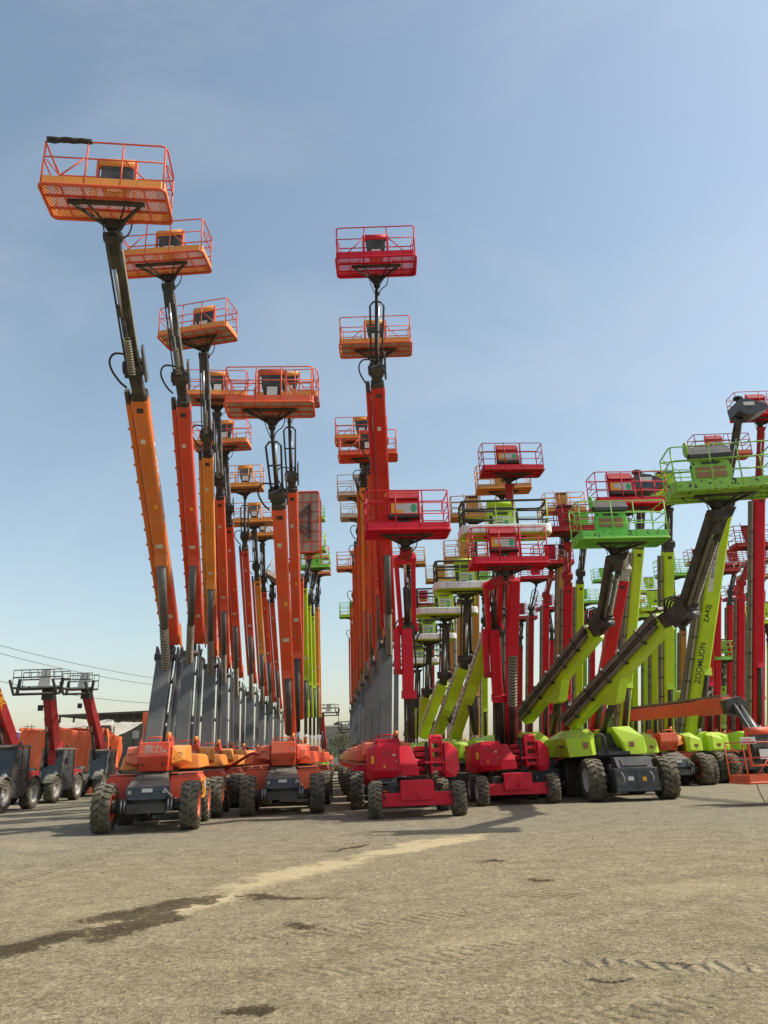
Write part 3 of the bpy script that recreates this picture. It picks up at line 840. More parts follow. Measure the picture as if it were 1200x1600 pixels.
# ------------------------------------------------------------ second row on the left
GB = 'boom lifts in the second row left of the aisle'
def straight(spec, chass=None):
    pass
P = [Q(452, 1160, 24.6), None, Q(454, 1140, 25.2), Q(436, 792, 21.0), Q(433, 772, 20.9), Q(425, 668, 20.3)]
o = machine('boom_lift', (P[0].x - .2, P[0].y + .15, 0), 7, 'orange boom lift with large red-orange basket and cage-framed jib, left front of the aisle', 'boom lift', GB)
chassis_orange(o, front=ORANGE, side=ORANGE, cover=ORANGE, fendert=SALMON)
boom_parts(o, P, ORANGE, None, bw=.40, cage=True, tower=CYLG)
basket(o, P[5], 'rail', 2.32, ORANGE, ORANGE, 'solid', 3)
b = MB()
b.tube([(-.38, -.7, 1.45), (-.62, -.7, 1.72), (-.95, -.6, 1.84), (-1.1, -.5, 1.80), (-1.9, -.2, 1.35)], .045, DRED, 6); b.build('raised_cover_arm', o)

ROW_B = [
 ((466, 1165, 29.0), (468, 1120, 29.5), (457, 768, 26.5), (455, 745, 26.4), (452, 650, 26.8), 2.2, 0, ORANGE, True, ORANGE, AMBER, 'rail', 'solid', 'orange boom lift behind the large red-orange basket, its own basket peeking out at the right'),
 ((478, 1165, 47.0), (479, 1120, 47.5), (476, 918, 46.5), (477, 905, 46.5), (484, 872, 47.0), 2.1, 0, LIME, False, LIME, GREEN, 'farstd', 'plate', 'lime boom lift in the left of the aisle, nearest of its three lime booms'),
 ((485, 1165, 54.0), (486, 1120, 54.0), (482, 946, 53.0), (483, 935, 53.0), (494, 897, 54.0), 2.1, 0, LIME, False, GREEN, GREEN, 'farstd', 'plate', 'middle of three lime boom lifts left of the aisle, green basket above an amber one'),
 ((491, 1165, 61.0), (492, 1120, 61.0), (488, 962, 60.0), (487, 940, 60.0), (486, 822, 60.0), 2.3, 0, LIME, False, GREEN, LIME, 'farstd', 'plate', 'rearmost of three lime boom lifts left of the aisle, basket beside the upright grey floor'),
 ((497, 1165, 67.0), (497, 1120, 67.0), (495, 948, 66.0), (495, 935, 66.0), (498, 905, 66.0), 2.2, 0, AMBER, False, ORANGE, AMBER, 'farstd', 'solid', 'far boom lift with the lowest amber basket on the left side of the aisle'),
 ((501, 1165, 72.0), (500, 1120, 72.0), (497, 955, 71.0), (497, 925, 71.0), (496, 880, 71.0), 2.3, 0, AMBER, False, ORANGE, AMBER, 'farstd', 'solid', 'farthest boom lift left of the aisle, thin amber basket above the green one'),
]
for i, (ft, lo, hi, jl, jh, bwid, yaw, bc, cage, rc, tcol, st, fl, lab) in enumerate(ROW_B):
    P = [Q(*ft), None] + [Q(*p) for p in (lo, hi, jl, jh)]
    o = machine('boom_lift', (P[0].x, P[0].y, 0), 3, lab, 'boom lift', GB)
    if bc is LIME:
        chassis_orange(o, front=LIME, side=LIME, cover=LIME, fendert=GREEN)
    else:
        chassis_orange(o, front=ORANGE, side=ORANGE, cover=ORANGE, fendert=SALMON)
    boom_parts(o, P, bc, None, bw=.36, cage=cage, tower=CYLG, detail=1)
    basket(o, P[5], st, bwid, rc, tcol, fl, yaw)
# machine whose basket hangs on its side with the grey floor towards the viewer
P = [Q(463, 1165, 33.5), None, Q(468, 1110, 34.0), Q(467, 905, 29.6), Q(459, 885, 29.2), Q(458, 812, 28.6)]
o = machine('boom_lift', (P[0].x, P[0].y, 0), 3, 'orange boom lift whose basket hangs on its side showing a dirty grey floor', 'boom lift', GB)
chassis_orange(o, front=ORANGE, side=ORANGE, cover=ORANGE)
boom_parts(o, P, ORANGE, None, bw=.36, tower=CYLG)
rot = basis(V((0, 0, 0)), (0.03, 0, 1), (-1, 0, 0.03)).to_3x3()   # long side upright, floor facing the viewer
rot = Matrix(((0, -1, 0), (0, 0, 1), (-1, 0, 0)))                 # x->-z, y->-x, z->+y
basket(o, P[5], 'rail', 2.45, REDOR, REDOR, 'solid', rot=rot)

# ------------------------------------------------------------ row right of the aisle
GC = 'articulated boom lifts in the row right of the aisle'
ROW_C = [
 ((604, 1165, 25.8), (606, 1012, 27.3), (611, 998, 27.5), (590, 604, 22.8), (588, 578, 22.6), (589, 446, 22.3), 2.32, 0, SCARLET, SCARLET, True, RED, RED, 'rail', 'lattice', .40,
  'tallest red boom lift beside the aisle with red basket and black cage-framed jib'),
 ((590, 1165, 30.4), (592, 1038, 31.8), (594, 1025, 31.8), (588, 735, 27.0), (587, 700, 26.8), (588, 570, 26.0), 2.45, 0, ORANGE, ORANGE, False, ORANGE, AMBER, 'rail', 'solid', .36,
  'orange boom lift right behind the tallest red one, amber basket crossed by the black jib'),
 ((578, 1165, 35.2), (580, 1060, 36.5), (582, 1045, 36.5), (580, 790, 31.8), (578, 770, 31.6), (576, 733, 31.0), 2.4, 0, ORANGE, ORANGE, False, ORANGE, ORANGE, 'rail', 'plate', .36,
  'boom lift right of the aisle, orange basket showing on both sides of the red boom'),
 ((571, 1165, 39.0), (573, 1072, 40.5), (574, 1060, 40.5), (568, 760, 36.0), (568, 745, 35.8), (566, 706, 34.5), 2.4, 0, AMBER, ORANGE, False, ORANGE, AMBER, 'rail', 'solid', .36,
  'boom lift right of the aisle, amber basket just above and left of the orange one'),
 ((565, 1165, 44.0), (566, 1086, 45.5), (567, 1075, 45.5), (562, 850, 41.5), (562, 830, 41.2), (564, 790, 39.5), 2.4, 0, ORANGE, ORANGE, False, BEIGE, BEIGE, 'farrail', 'solid', .36,
  'boom lift right of the aisle with upper dusty beige basket'),
 ((560, 1165, 49.0), (561, 1096, 50.5), (562, 1086, 50.5), (558, 880, 46.5), (558, 860, 46.2), (565, 822, 44.0), 2.4, 0, ORANGE, ORANGE, False, BEIGE, BEIGE, 'farrail', 'solid', .36,
  'boom lift right of the aisle with lower beige basket'),
 ((556, 1165, 54.0), (556, 1105, 55.5), (556, 1096, 55.5), (554, 945, 51.5), (554, 930, 51.2), (557, 900, 49.0), 2.5, 0, REDOR, REDOR, False, ORANGE, AMBER, 'farrail', 'solid', .36,
  'far boom lift right of the aisle, small amber basket left of the orange booms'),
 ((552, 1165, 62.0), (552, 1112, 63.5), (552, 1106, 63.5), (551, 1000, 60.0), (551, 990, 59.8), (554, 972, 59.5), 2.3, 0, REDOR, REDOR, False, GREEN, LIME, 'farstd', 'plate', .36,
  'farthest boom lift right of the aisle with a tiny pale green basket'),
]
for i, (ft, kn, lo, hi, jl, jh, bwid, yaw, bc, tc, cage, rc, tcol, st, fl, bw, lab) in enumerate(ROW_C):
    P = [Q(*p) for p in (ft, kn, lo, hi, jl, jh)]
    o = machine('boom_lift', (P[0].x, P[0].y, 0), 3, lab, 'boom lift', GC)
    chassis_orange(o, front=RED if i == 0 else ORANGE, side=SALMON if i == 0 else AMBER, cover=SALMON if i == 0 else AMBER)
    boom_parts(o, P, bc, tc, bw=bw, cage=cage, detail=2 if i < 2 else 1)
    basket(o, P[5], st, bwid, rc, tcol, fl, yaw)

# ------------------------------------------------------------ two compact red articulated lifts
GR = 'compact red articulated lifts at the front'
def red_compact(base, yaw, label, basew, joints, bask, steer=0):
    o = machine('boom_lift', base, yaw, label, 'boom lift', GR)
    R, hw = 0.46, basew / 2
    for sx in (-1, 1):
        wheel(o, (sx * (hw - .16), -1.15, R), R, 0.33, RIMW, sx < 0, R_(steer))
        wheel(o, (sx * (hw - .30), 1.15, R), R, 0.33, RIMW, sx < 0)
    def ch(b):
        b.bx(-hw + .34, hw - .34, -1.34, -1.12, .30, .64, RED)
        b.bx(-.55, .55, -1.1, 1.3, .34, .66, DRED)
        b.bx(-hw + .5, hw - .5, 1.05, 1.25, .36, .6, DRED)
        b.cyl((0, 0, .66), (0, 0, 1.0), .45, BLACK, 20)
        b.bx(-.75, -.45, -1.0, -.2, .50, .86, BLACK)
    shared(o, ('rch', basew), 'chassis_frame', ch, .01)
    def bp(b):
        P = []
        for y in (-1.42, -1.36):
            P += [(-.42, y, .44), (.42, y, .44), (.46, y, .50), (.46, y, .88), (.40, y, .96), (-.44, y, .96), (-.46, y, .9), (-.46, y, .50)]
        b.hull(P, RED)
        b.bx(-.44, .44, -1.34, -1.0, .90, .955, RED)
        b.cyl((.05, -1.43, .58), (.05, -1.47, .58), .07, RED, 8)
    shared(o, 'rbp', 'bumper_box', bp, .02)
    def lc(b):
        P = [(-.42, -1.02, 1.95), (-.42, -1.1, 1.80), (-.42, -1.1, 1.20), (-.46, -.98, 1.04), (-1.04, -.98, 1.84), (-1.12, -.98, 1.70), (-1.12, -.98, 1.22), (-1.0, -.86, 1.04), (-1.30, -.5, 1.80), (-1.34, -.5, 1.30), (-1.18, -.5, .96), (-.42, .8, 1.98), (-1.28, .8, 1.84), (-1.3, .8, 1.0), (-.42, .8, 1.0), (-1.0, -.9, 1.95)]
        b.hull(P, RED)
        b.bx(-1.305, -1.16, -.78, -.755, 1.42, 1.66, YEL) if False else None
        b.hull([(-1.135, -.985, 1.40), (-1.20, -.87, 1.40), (-1.135, -.985, 1.62), (-1.20, -.87, 1.62), (-1.15, -.99, 1.40), (-1.215, -.875, 1.40), (-1.15, -.99, 1.62), (-1.215, -.875, 1.62)], YEL)
    shared(o, 'rlc', 'left_cover', lc, .035)
    def rdet(b):
        def on(x, z, dx, dz, mm, t=.006):     # patch lying on the slanted front face
            yf = lambda q: -1.1 + (-.42 - q) * (.12 / .62) - .004
            P_ = [(q, yf(q) - tt, zz) for q in (x, x + dx) for zz in (z, z + dz) for tt in (0, t)]
            b.hull(P_, mm)
        on(-.47, 1.24, .010, .54, BLACK); on(-1.0, 1.24, .54, .008, BLACK); on(-.62, 1.60, .07, .05, LBL); on(-.95, 1.30, .12, .06, YEL)
        for k in range(4): on(-.90 + .0, 1.62 + k * .035, .20, .012, BLACK)
        b.cyl((-.52, -1.115, 1.46), (-.52, -1.14, 1.46), .018, LGREY, 8)
    shared(o, 'rdet', 'panel_seam', rdet)
    def hk(b):
        for sx in (-.30, .30): b.cyl((sx, -1.425, .84), (sx, -1.44, .84), .018, BLACK, 6); b.cyl((sx, -1.425, .52), (sx, -1.44, .52), .018, BLACK, 6)
        b.tube([(-.9, -1.36, .60), (-.9, -1.42, .56), (-.9, -1.36, .50)], .018, BLACK, 5); b.tube([(.9, -1.36, .60), (.9, -1.42, .56), (.9, -1.36, .50)], .018, BLACK, 5)
    shared(o, 'rhk', 'tie_down_ring', hk)
    def ctr(b):
        b.hull([(-.41, -.9, 1.06), (.12, -.9, 1.06), (-.41, -.9, 1.36), (.08, -.9, 1.36), (-.41, -.5, 1.86), (-.05, -.5, 1.86), (-.41, 0, 1.86), (.12, 0, 1.06)], RED)
        b.bx(.1, .55, -.2, .7, 1.04, 1.75, DRED)
        for z in (1.15, 1.35, 1.55, 1.72): b.bx(.08, .5, -.32, -.21, z, z + .12, RED)
        b.bx(.36, .45, -.52, -.4, 1.05, 1.95, BLACK)
        b.cyl((.3, -.5, 1.45), (.0, -.8, 1.45), .05, RED, 8)
    shared(o, 'rct', 'turntable_body', ctr, .015)
    def lk(b):
        for sx in (.48, .80): b.hull([(sx, y, z) for y, z in ((-.85, 1.10), (-.72, 2.05), (-.6, 2.14), (-.42, 2.10), (-.45, 1.10))] + [(sx + .05, y, z) for y, z in ((-.85, 1.10), (-.72, 2.05), (-.6, 2.14), (-.42, 2.10), (-.45, 1.10))], RED)
        for z in (1.16, 1.42, 1.66, 1.9): b.bx(.53, .80, -.80 + (z - 1.16) * .1, -.6, z, z + .11, RED)
        b.cyl((.50, -.56, 2.06), (.84, -.56, 2.06), .09, RED, 12)
        b.cyl((.66, -.68, 1.2), (.66, -.60, 1.95), .05, BLACK, 8)
        b.bx(.3, 1.0, -.86, -.80, 1.36, 1.42, RED)
    shared(o, 'rlk', 'linkage_tower', lk, .01)
    def rc(b):
        b.hull([(.86, -.9, 1.16), (.86, -.86, 1.92), (1.0, -.84, 1.94), (1.30, -.6, 1.70), (1.34, -.5, 1.15), (1.16, -.7, .98), (.86, -.8, .98), (.86, .8, 1.95), (1.24, .8, 1.80), (1.30, .8, 1.0), (.86, .8, .98)], RED)
    shared(o, 'rrc', 'right_cover', rc, .035)
    inv = WM[o.name].inverted()
    m0, m1, m2, m3 = [inv @ V(p) for p in joints]     # mast foot, lower top, upper top, head
    a, s, f = frame(m0, m1)
    b = MB()
    for sx in (-1, 1): b.beam(m0 + s * sx * .13, m1 + s * sx * .10, .06, .22, BLACK, off=(0, -.1))
    b.beam(m0 + s * .0, lerp(m0, m1, .5), .16, .18, BLACK)
    b.cyl(lerp(m0, m1, .05) + f * .18 + s * .05, lerp(m0, m1, .7) + f * .18 + s * .05, .06, BLACK, 10)
    b.tube([m0 + s * .2 + f * .1, lerp(m0, m1, .4) + s * .26 + f * .12, m1 + s * .18], .03, HOSE, 6)
    b.build('lower_arm', o)
    b = MB()
    k = lerp(m0, m1, .42)
    b.beam(k, m1 + a * .05, .34, .26, RED, off=(-.04, .14))
    b.beam(k - a * .1, k + a * .12, .44, .36, RED, off=(-.02, .18))
    b.beam(lerp(m0, m1, .62), m1 + a * .05, .20, .24, RED, off=(-.34, .05))
    b.beam(lerp(m0, m1, .62) - a * .06, lerp(m0, m1, .62) + a * .1, .24, .28, DRED, off=(-.34, .06))
    b.build('middle_arm', o)
    b = MB()
    b.cyl(m1 - s * .28, m1 + s * .28, .15, BLACK, 14)
    b.hull([m1 + s * x + f * y + a * z for x in (-.2, .2) for y, z in ((-.2, -.25), (.26, -.2), (.24, .25), (-.15, .28))], BLACK)
    b.tube([m1 - s * .3 + f * .1 - a * .2, m1 - s * .42 + a * .1, m1 - s * .25 + a * .38, m1 - s * .05 + a * .3], .028, HOSE, 6)
    b.tube([m1 + s * .25 + f * .1 - a * .3, m1 + s * .4, m1 + s * .2 + a * .35], .028, HOSE, 6)
    b.build('knuckle', o)
    a, s, f = frame(m1, m2)
    b = MB()
    for sx in (-1, 1): b.beam(m1 + s * sx * .20, m2 + s * sx * .25, .12, .20, RED)
    b.cyl(m1 + f * .02, lerp(m1, m2, .6), .09, BLACK, 12)
    b.cyl(lerp(m1, m2, .6), m2, .045, CHROME, 10)
    b.beam(m2 - a * .12, m2 + a * .06, .66, .26, RED)
    b.beam(m1 + a * .0, m1 + a * .14, .66, .28, RED)
    b.build('upper_arm', o)
    b = MB()
    b.beam(m2, m3, .30, .24, DRED)
    b.beam(m2 + s * .2, m3 + s * .12, .05, .08, BLACK)
    b.build('basket_head', o)
    basket(o, joints[3], *bask)
    return o
j1 = (Q(641, 1160, 22.0), Q(637, 985, 22.6), Q(632, 872, 21.2), Q(634, 858, 20.9))
b1 = G(648, 1277); 
red_compact((b1.x, b1.y + 1.15, 0), 4, 'compact red articulated lift nearest the aisle, red basket right of the tallest red boom', 2.62, j1, ('red', 2.30, RED, RED, 'plate', 4))
b2 = G(806, 1257)
P2 = (Q(782, 1165, 25.6), Q(772, 985, 25.6), Q(770, 912, 23.6), Q(790, 905, 23.3))
o = red_compact((b2.x, b2.y + 1.15, 0), 4, 'compact red articulated lift with hose coil and wide double mast, second from the aisle', 2.62, P2, ('red', 2.35, RED, RED, 'plate', 4))
inv = WM[o.name].inverted()
b = MB(); p, q = inv @ Q(797, 1165, 25.8), inv @ Q(803, 905, 24.0); b.beam(p, q, .36, .34, RED); b.build('main_boom', o)
b = MB(); p, q = inv @ Q(800, 1165, 25.3), inv @ Q(801, 1022, 24.6)
a_, s_, f_ = frame(p, q)
b.hull([q + s_ * x + f_ * y + a_ * z for x in (-.17, .17) for y, z in ((-.25, -.1), (.14, .0), (.1, .35), (-.25, .35))], RED)
b.cyl(p, q, .11, BLACK, 12); b.build('lift_cylinder', o)
b = MB(); b.coil(lerp(p, q, .45), q, .135, .034, COIL, .11, 5); b.build('hose_coil', o)

# ------------------------------------------------------------ lime lifts with white bumpers
GL = 'lime boom lifts with white bumper baskets'
def chassis_green(o, R=.62, hw=1.25, dark=True):
    for sx in (-1, 1):
        wheel(o, (sx * (hw - .2), -1.35, R), R, 0.42, RIMW, sx < 0)
        wheel(o, (sx * (hw - .2), 1.35, R), R, 0.42, RIMW, sx < 0)
    def ch(b):
        b.bx(-.55, .55, -1.5, 1.5, .50, .95, BLACK)
        for y in (-1.35, 1.35): b.bx(-hw + .3, hw - .3, y - .1, y + .1, .5, .74, BLACK)
        b.cyl((0, 0, .95), (0, 0, 1.25), .6, BLACK, 20)
        b.bx(-1.0, 1.0, -.8, 1.9, 1.22, 1.30, BLACK)
    shared(o, ('gch', hw), 'chassis_frame', ch, .015)
    for sx in (-1, 1):
        def cv(b, sx=sx):
            P = [(sx * .42, -.95, 1.32), (sx * .42, -.85, 2.02), (sx * .60, -1.0, 1.42), (sx * .66, -.9, 2.0), (sx * 1.10, -.9, 1.36), (sx * 1.16, -.82, 1.85), (sx * 1.34, -.4, 1.38), (sx * 1.30, -.3, 1.88), (sx * .95, -.2, 2.16), (sx * .42, .0, 2.16), (sx * 1.34, 1.7, 1.38), (sx * 1.25, 1.7, 1.85), (sx * .42, 1.9, 2.05), (sx * .42, 1.9, 1.32)]
            b.hull(P, LIME)
        shared(o, ('gcv', sx), 'side_cover', cv, .04)
        def gd(b, sx=sx):
            for k in range(5): b.bx(min(sx * 1.325, sx * 1.34), max(sx * 1.325, sx * 1.34), .4, .9, 1.5 + k * .05, 1.52 + k * .05, BLACK)
            b.bx(min(sx * .80, sx * .96), max(sx * .80, sx * .96), -.945, -.90, 1.55, 1.66, BRN)
        shared(o, ('gcd', sx), 'side_vent', gd)
ROW_L = [
 ((712, 1150, 28.0), (768, 985, 26.0), (772, 962, 25.8), (785, 858, 25.2), 2.85, 'lime lift with the nearest white bumper basket, behind the second compact red lift'),
 ((684, 1150, 31.5), (725, 1042, 30.4), (727, 1030, 30.3), (729, 938, 30.2), 2.6, 'lime lift with white bumper basket, second of the receding line'),
 ((662, 1150, 33.5), (693, 1067, 32.5), (694, 1055, 32.4), (695, 975, 33.2), 2.6, 'lime lift with white bumper basket, third of the receding line'),
 ((648, 1150, 39.5), (667, 1087, 38.5), (667, 1080, 38.4), (669, 1012, 38.2), 2.6, 'lime lift with white bumper basket, fourth of the receding line'),
 ((637, 1150, 46.0), (650, 1103, 45.0), (650, 1095, 44.9), (652, 1047, 44.7), 2.5, 'rearmost lime lift with white bumper basket, low beside the red mast'),
]
for i, (ft, hi, jl, jh, bwid, lab) in enumerate(ROW_L):
    ft_, hi_, jl_, jh_ = Q(*ft), Q(*hi), Q(*jl), Q(*jh)
    o = machine('boom_lift', (ft_.x + .2, ft_.y, 0), 0, lab, 'boom lift', GL)
    chassis_green(o)
    inv = WM[o.name].inverted(); lo, h2, j2, t2 = [inv @ p for p in (ft_, hi_, jl_, jh_)]
    a, s, f = frame(lo, h2)
    b = MB()
    b.beam(lo, h2, .40, .44, LIME)
    b.beam(h2 - a * .4, h2, .44, .48, LIME)
    k = lerp(lo, h2, .42)
    b.hull([k + s * x + f * y + a * z for x in (-.16, .16) for y, z in ((.2, -.3), (.42, -.2), (.42, .1), (.2, .6))], LIME)
    b.build('main_boom', o)
    b = MB()
    b.beam(lerp(lo, h2, .02), lerp(lo, h2, .99), .10, .30, LBL, off=(-.26, .02))
    for q_ in range(14): b.beam(lerp(lo, h2, .12 + .055 * q_), lerp(lo, h2, .14 + .055 * q_), .035, .012, BLACK, off=(-.265, .172))
    b.build('decal_rail', o)
    b = MB(); b.cyl(inv @ (ft_ + V((.75, -.1, .1))), k + f * .3, .12, BLACK, 12); b.build('lift_cylinder', o)
    b = MB(); b.beam(h2 - a * .1, j2, .34, .36, BLACK); b.cyl(j2 - V((.3, 0, 0)), j2 + V((.3, 0, 0)), .16, BLACK, 12)
    b.tube([j2 + V((.1, -.2, -.2)), j2 + V((.4, -.2, 0)), j2 + V((.45, -.2, .15)), j2 + V((.2, -.1, .3))], .05, HOSE, 6)
    b.build('inner_boom', o)
    b = MB(); b.beam(j2, t2, .24, .26, BLACK); b.beam(j2, t2, .06, .2, BLACK, off=(-.2, 0)); b.cyl(lerp(j2, t2, .1) + V((.22, -.05, 0)), lerp(j2, t2, .95) + V((.15, -.05, 0)), .05, HOSE, 8)
    b.cyl(lerp(j2, t2, .1) + V((0, -.2, 0)), lerp(j2, t2, .6) + V((0, -.2, 0)), .05, CHROME, 8)
    b.hull([t2 + V((x, y, z)) for x, z in ((-.34, 0), (.34, 0), (-.15, -.16), (.15, -.16)) for y in (-.2, .15)], BLACK)
    b.build('jib', o)
    basket(o, jh_, 'bumper', bwid, LIME, LIME, 'plate', 3)

# ------------------------------------------------------------ two big lime telescopic lifts with raised jibs
GG = 'large lime telescopic lifts'
def big_green(base, yaw, label, lo, hi, el, jt, bask, R=.66, steer=0):
    o = machine('boom_lift', base, yaw, label, 'boom lift', GG)
    for sx in (-1, 1):
        wheel(o, (sx * 1.18, -1.5, R), R, 0.50, RIMW, sx < 0, R_(steer))
        wheel(o, (sx * 1.18, 1.5, R), R, 0.50, RIMW, sx < 0)
    def ch(b):
        b.bx(-.62, .62, -1.6, 1.8, .50, 1.08, BLUEBLK)
        for y in (-1.5, 1.5): b.bx(-1.0, 1.0, y - .12, y + .12, .55, .82, BLACK)
        b.cyl((0, .1, 1.08), (0, .1, 1.34), .7, BLACK, 24)
        b.bx(-1.15, 1.15, -1.0, 2.3, 1.30, 1.38, BLACK)
        b.cyl((.2, -1.0, 1.2), (.75, -1.0, 1.2), .08, RED, 10)
    shared(o, 'bgch', 'chassis_frame', ch, .015)
    def bb(b):
        b.hull([(x, y, z) for x, y, z in ((-.82, -2.35, .30), (.82, -2.35, .30), (-.82, -2.30, .98), (.82, -2.30, .98), (-.82, -1.6, .30), (.82, -1.6, .30), (-.82, -1.6, 1.0), (.82, -1.6, 1.0))], BLUEBLK)
        b.hull([(x, y, z) for x, y, z in ((-.66, -2.28, .99), (.66, -2.28, .99), (-.70, -2.05, 1.32), (.70, -2.05, 1.32), (-.66, -1.7, .99), (.66, -1.7, .99), (-.7, -1.7, 1.32), (.7, -1.7, 1.32))], BLUEBLK)
        b.hull([(x * .5, y, z) for x, y, z in ((-1, -2.268, 1.06), (1, -2.268, 1.06), (-1, -2.12, 1.27), (1, -2.12, 1.27), (-1, -2.25, 1.06), (1, -2.25, 1.06), (-1, -2.10, 1.27), (1, -2.10, 1.27))], BLACK)
        for sx in (-1, 1): b.tube([(sx * .55 - .06, -2.37, .88), (sx * .55, -2.40, .80), (sx * .55 + .05, -2.39, .66), (sx * .55 + .02, -2.37, .58)], .022, LGREY, 6)
    shared(o, 'bgbb', 'chassis_box', bb, .02, xs=.84)
    def lcv(b):
        P = [(-.42, -1.35, 1.42), (-.42, -1.32, 2.10), (-.58, -1.5, 1.40), (-.62, -1.45, 1.98), (-1.30, -1.30, 1.36), (-1.36, -1.2, 1.92), (-1.30, -.2, 1.36), (-1.36, -.2, 1.98), (-1.0, -.6, 2.24), (-.50, -.9, 2.26), (-.42, .6, 2.26), (-1.0, 1.0, 2.24), (-1.34, 2.3, 1.92), (-1.30, 2.3, 1.36), (-.42, 2.3, 1.36), (-.42, 2.3, 2.1)]
        b.hull(P, LIME)
        b.bx(-.66, -.64, -1.0, -.9, 1.4, 1.9, LIME)
        b.hull([(-.70, -1.478, 1.62), (-.86, -1.452, 1.62), (-.70, -1.47, 1.82), (-.86, -1.445, 1.82), (-.70, -1.492, 1.62), (-.86, -1.466, 1.62), (-.70, -1.484, 1.82), (-.86, -1.459, 1.82)], BRN)
    shared(o, 'bglc', 'left_cover', lcv, .04).location = (-.50, 0, 0)
    def rcv(b):
        P = [(.72, -1.35, 1.40), (.66, -1.25, 1.78), (.40, -1.0, 2.28), (1.34, -1.38, 1.40), (1.40, -1.28, 1.52), (1.38, -1.22, 1.94), (1.02, -.95, 2.30), (1.36, 1.9, 1.40), (1.30, 1.9, 1.94), (.95, 1.9, 2.26), (.72, 1.9, 1.40), (.60, 1.9, 2.26), (.72, -1.0, 1.40)]
        b.hull(P, LIME)
        b.bx(.80, .98, -1.40, -1.372, 1.62, 1.80, BRN)
    shared(o, 'bgrc', 'right_cover', rcv, .04).location = (-.62, 0, 0)
    def mid(b):
        b.bx(-.40, .64, -1.0, 1.8, 1.38, 1.62, BLACK)
        b.bx(-.40, .70, -1.36, -1.0, 1.39, 1.50, BLUEBLK)
        b.tube([(-.38, -1.3, 1.42), (-.38, -1.34, 2.0), (-.2, -1.36, 2.06), (-.1, -1.36, 1.95), (-.08, -1.36, 1.45)], .035, BLACK, 8)
        b.bx(.0, .5, -.6, 1.6, 1.6, 2.1, BLACK)
    shared(o, 'bgmid', 'engine_bay', mid).location = (-.5, 0, 0)
    def bd(b):
        for z in (.42, .86): b.bx(-.68, .68, -2.36, -2.352, z, z + .010, BLACK)
        for x in (-.66, -.02, .66): b.bx(x - .005, x + .005, -2.352, -2.342, .36, .92, BLACK)
        b.bx(-.30, -.12, -2.36, -2.345, .62, .74, LBL); b.bx(.16, .28, -2.36, -2.345, .60, .72, YEL)
        for x in (-.6, .6):
            for z in (.36, .92): b.cyl((x, -2.335, z), (x, -2.365, z), .016, LGREY, 6)
    shared(o, 'bgdet', 'box_hatch', bd)
    inv = WM[o.name].inverted()
    l, h, e, t = [inv @ V(p) for p in (lo, hi, el, jt)]
    a, s, f = frame(l, h, (0, -.25, 1))
    # s ~ towards the viewer side or away; f ~ upper side of the boom
    side = s if (WM[o.name].to_3x3() @ s).y < 0 else -s
    b = MB()
    R2 = dict(ref=tuple(f))
    b.beam(l, h, .50, .60, LIME, **R2)
    b.beam(lerp(l, h, .55), lerp(l, h, .985), .54, .64, LIME, **R2)
    kk = lerp(l, h, .40) - f * .35
    b.hull([kk + side * x + f * y + a * z for x in (-.2, .2) for y, z in ((.1, -.7), (-.38, -.1), (-.42, .1), (.1, .9))], LIME)
    for dz in (.15, .3, .45): 
        c = lerp(l, h, .985) - a * dz + side * .27 - f * .12
        b.cyl(c, c + side * .012, .025, BLACK, 8)
    b.build('main_boom', o)
    b = MB()
    sg = 1 if side.dot(a.cross(f).normalized() * -1) > 0 else -1
    for j, (dy, hh, mm) in enumerate(((.20, .14, TRACK), (.05, .10, BLACK), (-.08, .12, TRACK))):
        p0, p1 = l + side * .33 + f * dy, h + side * .33 + f * dy - a * (.1 * j)
        b.beam(p0, p1, .12, hh, mm, **R2)
    b.beam(lerp(l, h, .1) + f * .36, lerp(l, h, 1.02) + f * .36, .30, .10, BLACK, **R2)
    for k in range(5):
        c = lerp(l, h, .12 + .18 * k) + side * .30
        b.beam(c - f * .22, c + f * .34, .05, .24, BLACK, ref=tuple(side))
    b.build('energy_track', o)
    b = MB(); b.cyl(inv @ (V(lo) + V((1.0, .2, -.6))), kk - f * .2, .13, BLACK, 12); b.build('lift_cylinder', o)
    b = MB()
    b.beam(h - a * .1, e, .38, .46, BLACK, **R2)
    b.hull([e + side * x + f * y + a * z for x in (-.2, .2) for y, z in ((-.22, -.6), (.26, -.6), (.28, .0), (.1, .22), (-.18, .18), (-.28, -.1))], BLACK)
    b.cyl(e - side * .26, e + side * .28, .15, BLACK, 16)
    b.cyl(e + a * .05 - f * .28 - side * .16, e + a * .05 - f * .28 + side * .24, .11, BLUEBLK, 14)
    b.beam(e - f * .3 - a * .5, e - f * .32 + a * .05, .10, .10, BLACK, **R2)
    for k in range(4):
        q0 = e - a * (.9 - .1 * k) + f * (.25 + .03 * k) + side * (.1 * k - .15)
        b.tube([q0, e - a * .3 + f * (.45 + .05 * k) + side * (.1 * k - .15), e + f * (.3 + .05 * k) + side * (.1 * k - .15), e + (t - e).normalized() * .4 + side * (.1 * k - .15)], .03, HOSE, 6)
    b.build('elbow', o)
    a2, s2, f2 = frame(e, t)
    b = MB()
    b.beam(e, t, .20, .24, BLACK, off=(-.16, 0)); b.beam(e, t, .11, .20, BLACK, off=(.20, .02)); b.beam(lerp(e, t, .82), t, .46, .24, BLACK, off=(-.02, 0)); b.beam(e, lerp(e, t, .14), .46, .24, BLACK, off=(-.02, 0))
    b.cyl(lerp(e, t, .08), lerp(e, t, .6), .05, BLACK, 8)
    b.beam(lerp(e, t, .1), lerp(e, t, .8), .08, .06, TRACK, off=(-.1, .17))
